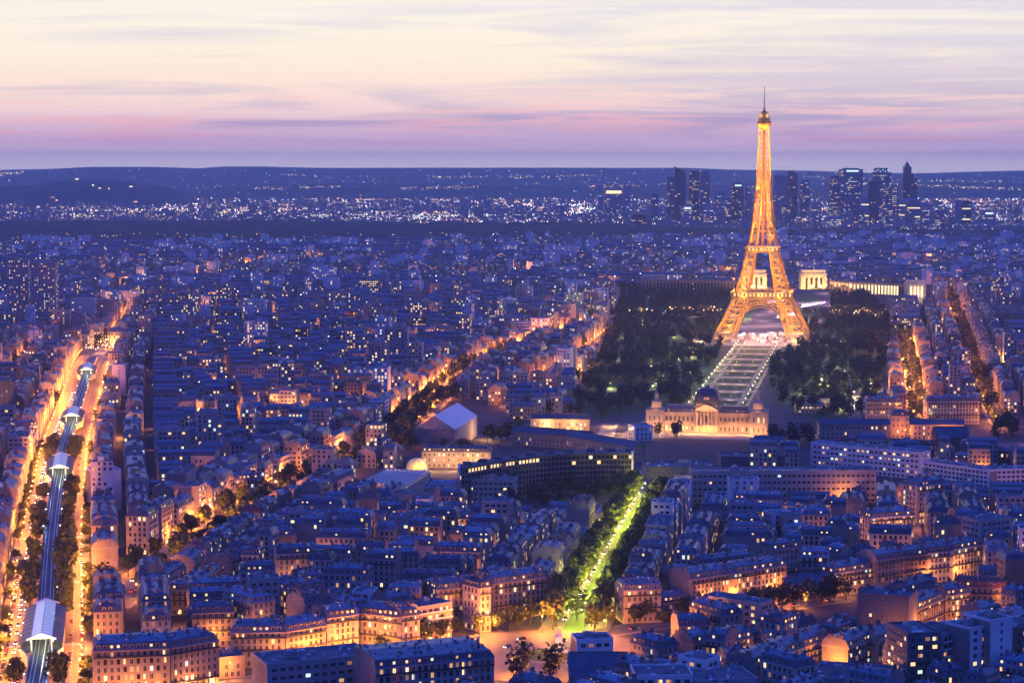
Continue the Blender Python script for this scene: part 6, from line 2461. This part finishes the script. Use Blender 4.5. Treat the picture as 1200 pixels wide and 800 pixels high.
tree_row('rapp', 4.5, 6, 1000, 13, 'dark tree left in the straight orange avenue', 'trees in the straight orange avenue', .7, .5)
tree_row('rapp', -4.5, 6, 1000, 13, 'dark tree right in the straight orange avenue', 'trees in the straight orange avenue', .7, .5)
tree_row('bosquet', -4.6, 10, 2200, 17, 'tree on the right of the curving avenue', 'trees in the curving avenue', .95, .5)
tree_row('bosquet', 4.6, 10, 2200, 17, 'tree on the left of the curving avenue', 'trees in the curving avenue', .8, .5)
for i, (px_, py_, s) in enumerate(((118, 702, 1.35), (108, 706, 1.2), (128, 700, 1.25), (118, 692, 1.1), (605, 800, 1.25), (612, 792, 1.1), (652, 790, 1.1), (645, 798, 1.0), (622, 733, 1.05), (609, 738, .9), (676, 728, 1.2), (705, 728, 1.15), (598, 738, .9))):
    q = P(px_, py_)
    tree(q.x, q.y, ('big dark chestnut tree at the corner beside the railway boulevard', 'leafy tree on the verge of the roundabout')[i > 3] + f', {ordn(i + 1 if i < 4 else i - 3)} of the clump', s, 'trees at the corners')
gard = []
for cx_, cy_, rx, ry, n, nm in ((940, 655, 45, 12, 22, 'courtyard garden behind the long pink terrace'), (640, 590, 60, 10, 14, 'garden below the glass headquarters'), (720, 575, 22, 14, 12, 'garden at the right end of the glass headquarters'), (950, 700, 28, 8, 10, 'yard below the low slate annex'),
                                (362, 380, 22, 8, 18, 'dark grove in the middle distance'), (95, 362, 14, 6, 8, 'grove at the foot of the twin towers'), (560, 360, 40, 4, 14, 'grove behind the slab range'), (925, 520, 26, 5, 12, 'dark clump right of the domed palace'), (780, 512, 14, 2, 4, 'lawn before the domed palace'), (468, 520, 16, 12, 14, 'planting between the avenue and the white-roofed hall'), (585, 512, 30, 6, 8, 'yard right of the white-roofed hall'), (530, 538, 26, 4, 8, 'planting before the orange mansard range'), (1060, 505, 40, 3, 5, 'pavement before the floodlit wall'), (1180, 512, 20, 8, 8, 'bright crossing at the right edge')):
    for i in range(n):
        q = P(cx_ + R.uniform(-rx, rx), cy_ + R.uniform(-ry, ry))
        tree(q.x, q.y, f'dark tree in the {nm}, {ordn(i + 1)} of its clump', R.uniform(.8, 1.2), 'trees in ' + nm)


for poly in (PARK_W, PARK_E):
    xs, ys = [p.x for p in poly], [p.y for p in poly]
    for _ in range(2600):
        x, y = R.uniform(min(xs), max(xs)), R.uniform(min(ys), max(ys))
        v = Vector((x, y)) - AX0
        if abs(v.dot(axn)) < 29 + 4 * math.sin(v.dot(axd) / 23) or .5 * math.sin(x / 31 + 1) + .5 * math.sin(y / 47 + x / 60) > .55 + .3 * R.random() or math.hypot(x - TB.x, y - TB.y) < 78:
            continue
        if in_poly(x, y, poly) and all((x - a) ** 2 + (y - b) ** 2 > 46 for a, b in park[-500:]):
            park.append((x, y))
park.sort(key=lambda p: p[1])
near_n = max(0, min(len(park), 300 - NT[0]))
side_n = {}
for x, y in park[:near_n]:
    side = 'left' if (Vector((x, y)) - AX0).dot(axn) > 0 else 'right'
    side_n[side] = side_n.get(side, 0) + 1
    tree(x, y, f'dark park tree {side} of the long lawns, {ordn(side_n[side])} from the palace end', R.uniform(.9, 1.35), 'trees of the long park')
# the rest of the park wood as one mass
mb = MB()
base = crown_mesh(99, 10, 5, 170, 'leaf0')
bv = [v.co.copy() for v in base.vertices]
bf = [tuple(p.vertices) for p in base.polygons]
for x, y in park[near_n:] + FARTREES + CLUMPS:
    s, a = R.uniform(.9, 1.3), R.uniform(0, 6.28)
    c_, s_ = math.cos(a) * s, math.sin(a) * s
    n = len(mb.v)
    mb.v.extend([(x + c_ * v.x - s_ * v.y, y + s_ * v.x + c_ * v.y, 2.5 + v.z * s) for v in bv])
    mb.f.extend([tuple(n + i for i in f) for f in bf])
    mb.m.extend([0] * len(bf))
for x, y in park[near_n:] + FARTREES + CLUMPS:
    mb.bar((x, y, 0), (x, y, 7), .5)
kind(mb.build('park_wood', 'leaf0'), 'stuff')
print('trees', NT, 'park', len(park), 'near', near_n)

# ================================================================== LAMPS
def lamp_meshes(key, mt, h=8.5, arm=1.6, r=.26):
    a, b = MB(), MB()
    a.lathe([(.16, 0), (.11, 1), (.07, h)], 6)
    a.bar((0, 0, h), (arm, 0, h + .3), .1)
    b.lathe([(.05, h - .15), (r, h + .05), (r, h + .4), (.05, h + .6)], 8, arm, 0)
    return a.mesh('pole', ['iron']), b.mesh('lamp_head', [mt])


LMS = {'warm': lamp_meshes('warm', 'lamp_warm'), 'pale': lamp_meshes('pale', 'lamp_pale'), 'park': lamp_meshes('park', 'lamp_pale', 5, .01, .34)}
LCOL = {'warm': (1.0, .27, .03), 'pale': (1.0, .78, .12), 'park': (1.0, .74, .34)}
NL = [0]


def lamp(x, y, ang, typ, label, group, power):
    if NL[0] >= 300 or y > 2050:
        spark(x, y, 8.5 if typ != 'park' else 5.2, .45, {'warm': 0, 'pale': 1, 'park': 1}[typ])
        point(f'{typ}_{int(power)}', LCOL[typ], power, (x, y, 8 if typ != 'park' else 4.6), None, .3)
        return
    o = empty('street_lamp', (x, y, .12), ang)
    tag(o, label, 'street lamp', group)
    p, hd = LMS[typ]
    inst('pole', p, o)
    inst('lamp_head', hd, o)
    h, a = (8.5, 1.6) if typ != 'park' else (5, 0)
    point(f'{typ}_{int(power)}', LCOL[typ], power, (a, 0, h - .5), o, .3)
    NL[0] += 1


def lamp_row(key, off, t0, t1, step, typ, what, power, stagger=0.0):
    st, t, i = ST[key], t0 + stagger, 0
    while t < min(t1, st.len):
        t += R.uniform(-.22, .3) * step
        if R.random() < .12:
            t += step
            continue
        c, tg, nn = st.at(t)
        q = c + nn * off
        i += 1
        ang = math.atan2(-nn.y * off, -nn.x * off)
        lamp(q.x, q.y, ang, typ, f'{what}, {ordn(i)} from the near end', f'street lamps: {what}', power * R.choice((.5, .8, 1.0, 1.4)))
        t += step


lamp_row('boulevard', 18.8, 0, 1700, 27, 'warm', 'orange street lamp on the left pavement of the railway boulevard', 30000)
lamp_row('boulevard', -18.8, 8, 1700, 27, 'warm', 'orange street lamp on the right pavement of the railway boulevard', 30000)
lamp_row('narrow', 4, 5, 1500, 34, 'warm', 'orange street lamp in the narrow street beyond the viaduct', 10000)
for px_, py_ in ((116, 414), (122, 408), (128, 404), (134, 398), (131, 409), (118, 405)):
    q = P(px_, py_)
    point('crossing_pool', (1, .36, .08), 20e3, (q.x, q.y, 9), None, .4)
    for _ in range(5):
        spark(q.x + R.gauss(0, 12), q.y + R.gauss(0, 25), R.uniform(4, 9), R.uniform(.4, .8), R.choice((0, 0, 1, 3)))
lamp_row('diagonal', 14, 10, 1900, 38, 'warm', 'orange street lamp on the left of the diagonal avenue', 26000)
lamp_row('diagonal', -14, 25, 1900, 38, 'warm', 'orange street lamp on the right of the diagonal avenue', 26000)
lamp_row('green', 4.5, 6, 430, 20, 'pale', 'pale street lamp under the trees left in the green avenue', 15000)
lamp_row('green', -4.5, 14, 430, 20, 'pale', 'pale street lamp under the trees right in the green avenue', 15000)
lamp_row('facing', 6.5, 5, 330, 22, 'warm', 'orange street lamp before the stone facades left of the roundabout', 13000)
lamp_row('east', 7.5, 10, 330, 24, 'warm', 'orange street lamp under the pink facades east of the roundabout', 12000)
lamp_row('corner', 5, 5, 330, 22, 'warm', 'orange street lamp in the lit corner street', 13000)
lamp_row('parkside', 8, 10, 900, 36, 'warm', 'orange street lamp in the avenue west of the park', 15000)
lamp_row('rapp', 6.5, 10, 900, 30, 'warm', 'orange street lamp left in the straight orange avenue', 36000)
lamp_row('rapp', -6.5, 24, 900, 30, 'warm', 'orange street lamp right in the straight orange avenue', 36000)
lamp_row('bosquet', 6.6, 10, 2200, 30, 'warm', 'orange street lamp in the curving avenue beyond', 34000)
lamp_row('lower', 8, 20, 600, 34, 'warm', 'orange street lamp in the avenue below the floodlit wall', 12000)
lamp_row('west', 4.5, 5, 900, 40, 'warm', 'orange street lamp in the small street at far left', 26000)
lamp_row('middle', 3.5, 5, 300, 25, 'warm', 'orange street lamp in the narrow lit street behind', 11000)
lamp_row('cross', 4.5, 5, 300, 22, 'warm', 'orange street lamp in the short lit side street', 12000)
for k in range(9):
    a = 2 * PI * k / 9 + .2
    lamp(RB.x + 47 * math.cos(a), RB.y + 47 * math.sin(a), a + PI, 'warm', f'orange street lamp round the roundabout, {ordn(k + 1)} of the ring', 'lamps round the roundabout', 42000)
i = 0
for t_ in np.arange(20, AXL - 70, 38):
    for o_ in (25, -25):
        i += 1
        q = axp(t_, o_)
        lamp(q.x, q.y, 0, 'park', f'white park lamp beside the long lawns, {ordn(i)} from the palace', 'lamps along the long lawns', 5200 if o_ > 0 else 2600)
for t_ in np.arange(30, AXL - 90, 70):
    for o_ in (-9, 9):
        q = axp(t_ - 4, o_)
        point('lawn_cross_path', (1, .66, .26), 3000, (q.x, q.y, 3.2), None, .3)
        spark(q.x, q.y, 3.8, .17, 1)
for i, (px_, py_) in enumerate(((661, 420), (772, 431), (763, 434), (774, 440), (812, 418), (796, 420), (812, 434), (757, 413), (728, 420), (778, 455), (765, 458), (745, 462), (938, 440), (957, 437), (963, 450), (990, 440), (1001, 465), (1003, 475), (945, 462), (930, 420), (968, 452), (760, 352), (930, 405), (985, 405), (700, 440), (715, 455), (735, 395), (750, 380), (790, 395), (800, 375), (820, 400), (960, 420), (975, 430), (990, 460), (1010, 430), (1020, 455), (948, 470), (985, 480), (830, 380), (940, 395))):
    q = P(px_, py_)
    lamp(q.x, q.y, 0, 'park', f'lone lamp among the dark park trees, {ordn(i + 1)} of the scattered ones', 'scattered park lamps', 16000)
# small park buildings lit from inside
for i, (px_, py_, w, lab) in enumerate(((945, 478, 22, 'lit park pavilion with a yellow glowing upper window band'), (933, 484, 26, 'long lit park pavilion behind the dark clump'), (748, 470, 18, 'small lit park house left behind the domed palace'), (742, 424, 24, 'pale roofed house between the park trees'))):
    q = P(px_, py_)
    building((q.x, q.y), (1, 0), w, 12, 8, 2, lab, cat='pavilion', name='park_pavilion', style='flat', wall='stone1', roof='gravel', plit=.9, wt='wide', bay=3.4, detail='obj', balcony=False, ends=(True, True))
for mb, nm in zip(lm, ('lamp_warm', 'lamp_pale', 'lamp_white', 'lamp_pink')):
    kind(mb.build('distant_lamp_lights', nm), 'stuff')
print('lamps', NL)

# ================================================================== CARS
def car_mesh(c):
    mb = MB()
    mb.prism([(-2.1, -.86), (2.1, -.86), (2.1, .86), (-2.1, .86)], .35, .85, 0, 0, True)
    n = len(mb.v)
    mb.v.extend([(-2.0, -.84, .85), (2.05, -.84, .8), (2.05, .84, .8), (-2.0, .84, .85), (-1.95, -.78, .95), (.75, -.72, 1.0), (.75, .72, 1.0), (-1.95, .78, .95), (-1.5, -.64, 1.45), (.1, -.64, 1.45), (.1, .64, 1.45), (-1.5, .64, 1.45)])
    for a, b in ((4, 8),):
        for i in range(4):
            j = (i + 1) % 4
            mb.f.append((n + i, n + j, n + 4 + j, n + 4 + i))
            mb.m.append(0)
            mb.f.append((n + 4 + i, n + 4 + j, n + 8 + j, n + 8 + i))
            mb.m.append(1)
    mb.f.append((n + 8, n + 9, n + 10, n + 11))
    mb.m.append(0)
    return mb.mesh('body', [M[f'car{c}'], M['glass']])


CARM = [car_mesh(i) for i in range(5)]
wm_ = MB()
for i in range(12):
    a, b = 2 * PI * i / 12, 2 * PI * (i + 1) / 12
    wm_.poly([(.32 * math.cos(a), -.1, .32 * math.sin(a)), (.32 * math.cos(b), -.1, .32 * math.sin(b)), (.32 * math.cos(b), .1, .32 * math.sin(b)), (.32 * math.cos(a), .1, .32 * math.sin(a))])
wm_.poly([(.32 * math.cos(2 * PI * i / 12), -.1, .32 * math.sin(2 * PI * i / 12)) for i in range(12)])
wm_.poly([(.32 * math.cos(-2 * PI * i / 12), .1, .32 * math.sin(-2 * PI * i / 12)) for i in range(12)])
WHM = wm_.mesh('wheel', ['tyre'])
lb = MB()
lb.box(-.06, -.25, -.13, .06, .25, .13)
HLM, TLM = lb.mesh('headlight', ['head']), lb.mesh('tail_light', ['tail'])
CARN = ['silver', 'black', 'grey', 'red', 'dark blue']


def car(x, y, ang, label, group, moving):
    o = empty('car', (x, y, .06), ang)
    c = R.choice((0, 0, 1, 1, 2, 2, 3, 4))
    tag(o, label.replace('COL', CARN[c]), 'car', group)
    inst('body', CARM[c], o)
    for a in (-1.3, 1.3):
        for b in (-.8, .8):
            inst('wheel', WHM, o, (a, b, .32))
    if moving:
        for b in (-.6, .6):
            inst('headlight', HLM, o, (2.12, b, .62))
            inst('tail_light', TLM, o, (-2.12, b, .72))


def cars(key, off, dirn, t0, t1, gap, moving, what, group):
    st, t, i = ST[key], t0, 0
    while t < min(t1, st.len):
        c, tg, nn = st.at(t)
        q = c + nn * off
        i += 1
        car(q.x, q.y, math.atan2(tg.y * dirn, tg.x * dirn), f'COL car {what}, {ordn(i)} from the near end', group, moving)
        t += gap * R.uniform(.7, 1.6) if moving else gap * R.choice((1, 1, 1, 2.2))


cars('boulevard', 17.2, 1, 30, 420, 6.2, False, 'parked left of the railway boulevard', 'cars parked along the railway boulevard')
cars('boulevard', -17.2, 1, 50, 430, 6.2, False, 'parked right of the railway boulevard', 'cars parked along the railway boulevard')
cars('boulevard', 13.6, -1, 40, 1100, 15, True, 'in the outer left boulevard lane', 'cars driving on the railway boulevard')
cars('boulevard', 10.8, -1, 60, 1300, 22, True, 'with headlights on, left carriageway', 'cars driving on the railway boulevard')
cars('boulevard', -11.8, 1, 60, 1300, 24, True, 'with tail lights, right carriageway', 'cars driving on the railway boulevard')
cars('diagonal', 4, -1, 40, 1500, 40, True, 'coming down the diagonal avenue', 'cars on the diagonal avenue')
cars('diagonal', -4, 1, 40, 1500, 44, True, 'driving away up the diagonal avenue', 'cars on the diagonal avenue')
cars('green', 7.2, -1, 30, 400, 26, True, 'in the green avenue between the trees', 'cars in the green avenue')
cars('east', -2, 1, 20, 300, 24, True, 'in the street east of the roundabout', 'cars by the roundabout')
cars('rapp', 2, -1, 20, 800, 26, True, 'in the straight orange avenue', 'cars in the straight orange avenue')
for k, (r, a) in enumerate(((26, .5), (30, 1.3), (34, 1.9), (24, 2.4), (38, 2.7), (30, 3.6), (40, 1.0), (36, .1))):
    car(RB.x + r * math.cos(a), RB.y + r * math.sin(a), a + PI / 2, f'COL car circling the roundabout, {ordn(k + 1)} of the circling ones', 'cars on the roundabout', True)

# ---- white statue in the roundabout
mon = empty('stone_monument', (RB.x + 6, RB.y + 8, .4))
tag(mon, 'white stone monument with a seated statue on a tall pedestal in the roundabout', 'monument')
sbox('plinth', [(-4, -4, 0, 4, 4, .6), (-3, -3, .6, 3, 3, 1.3)], 'marble', mon)
sbox('pedestal', [(-1.6, -1.6, 1.3, 1.6, 1.6, 6.5), (-1.9, -1.9, 6.5, 1.9, 1.9, 7)], 'marble', mon)
mb = MB()
mb.lathe([(1.1, 7), (1.2, 7.8), (.8, 8.6), (.9, 9.3), (.55, 10), (.3, 10.2), (.38, 10.6), (.3, 11), (0, 11.15)], 12)
mb.build('statue', 'marble', mon)
for k in range(4):
    mb = MB()
    a = k * PI / 2 + .4
    mb.lathe([(.6, 1.3), (.65, 2.2), (.4, 3), (.22, 3.2), (.26, 3.5), (0, 3.8)], 10, 2.4 * math.cos(a), 2.4 * math.sin(a))
    mb.build('figure', 'marble', mon)
point('monument_light', (1, .8, .6), 1500, (RB.x + 3, RB.y + 2, 1.5), None, .3)
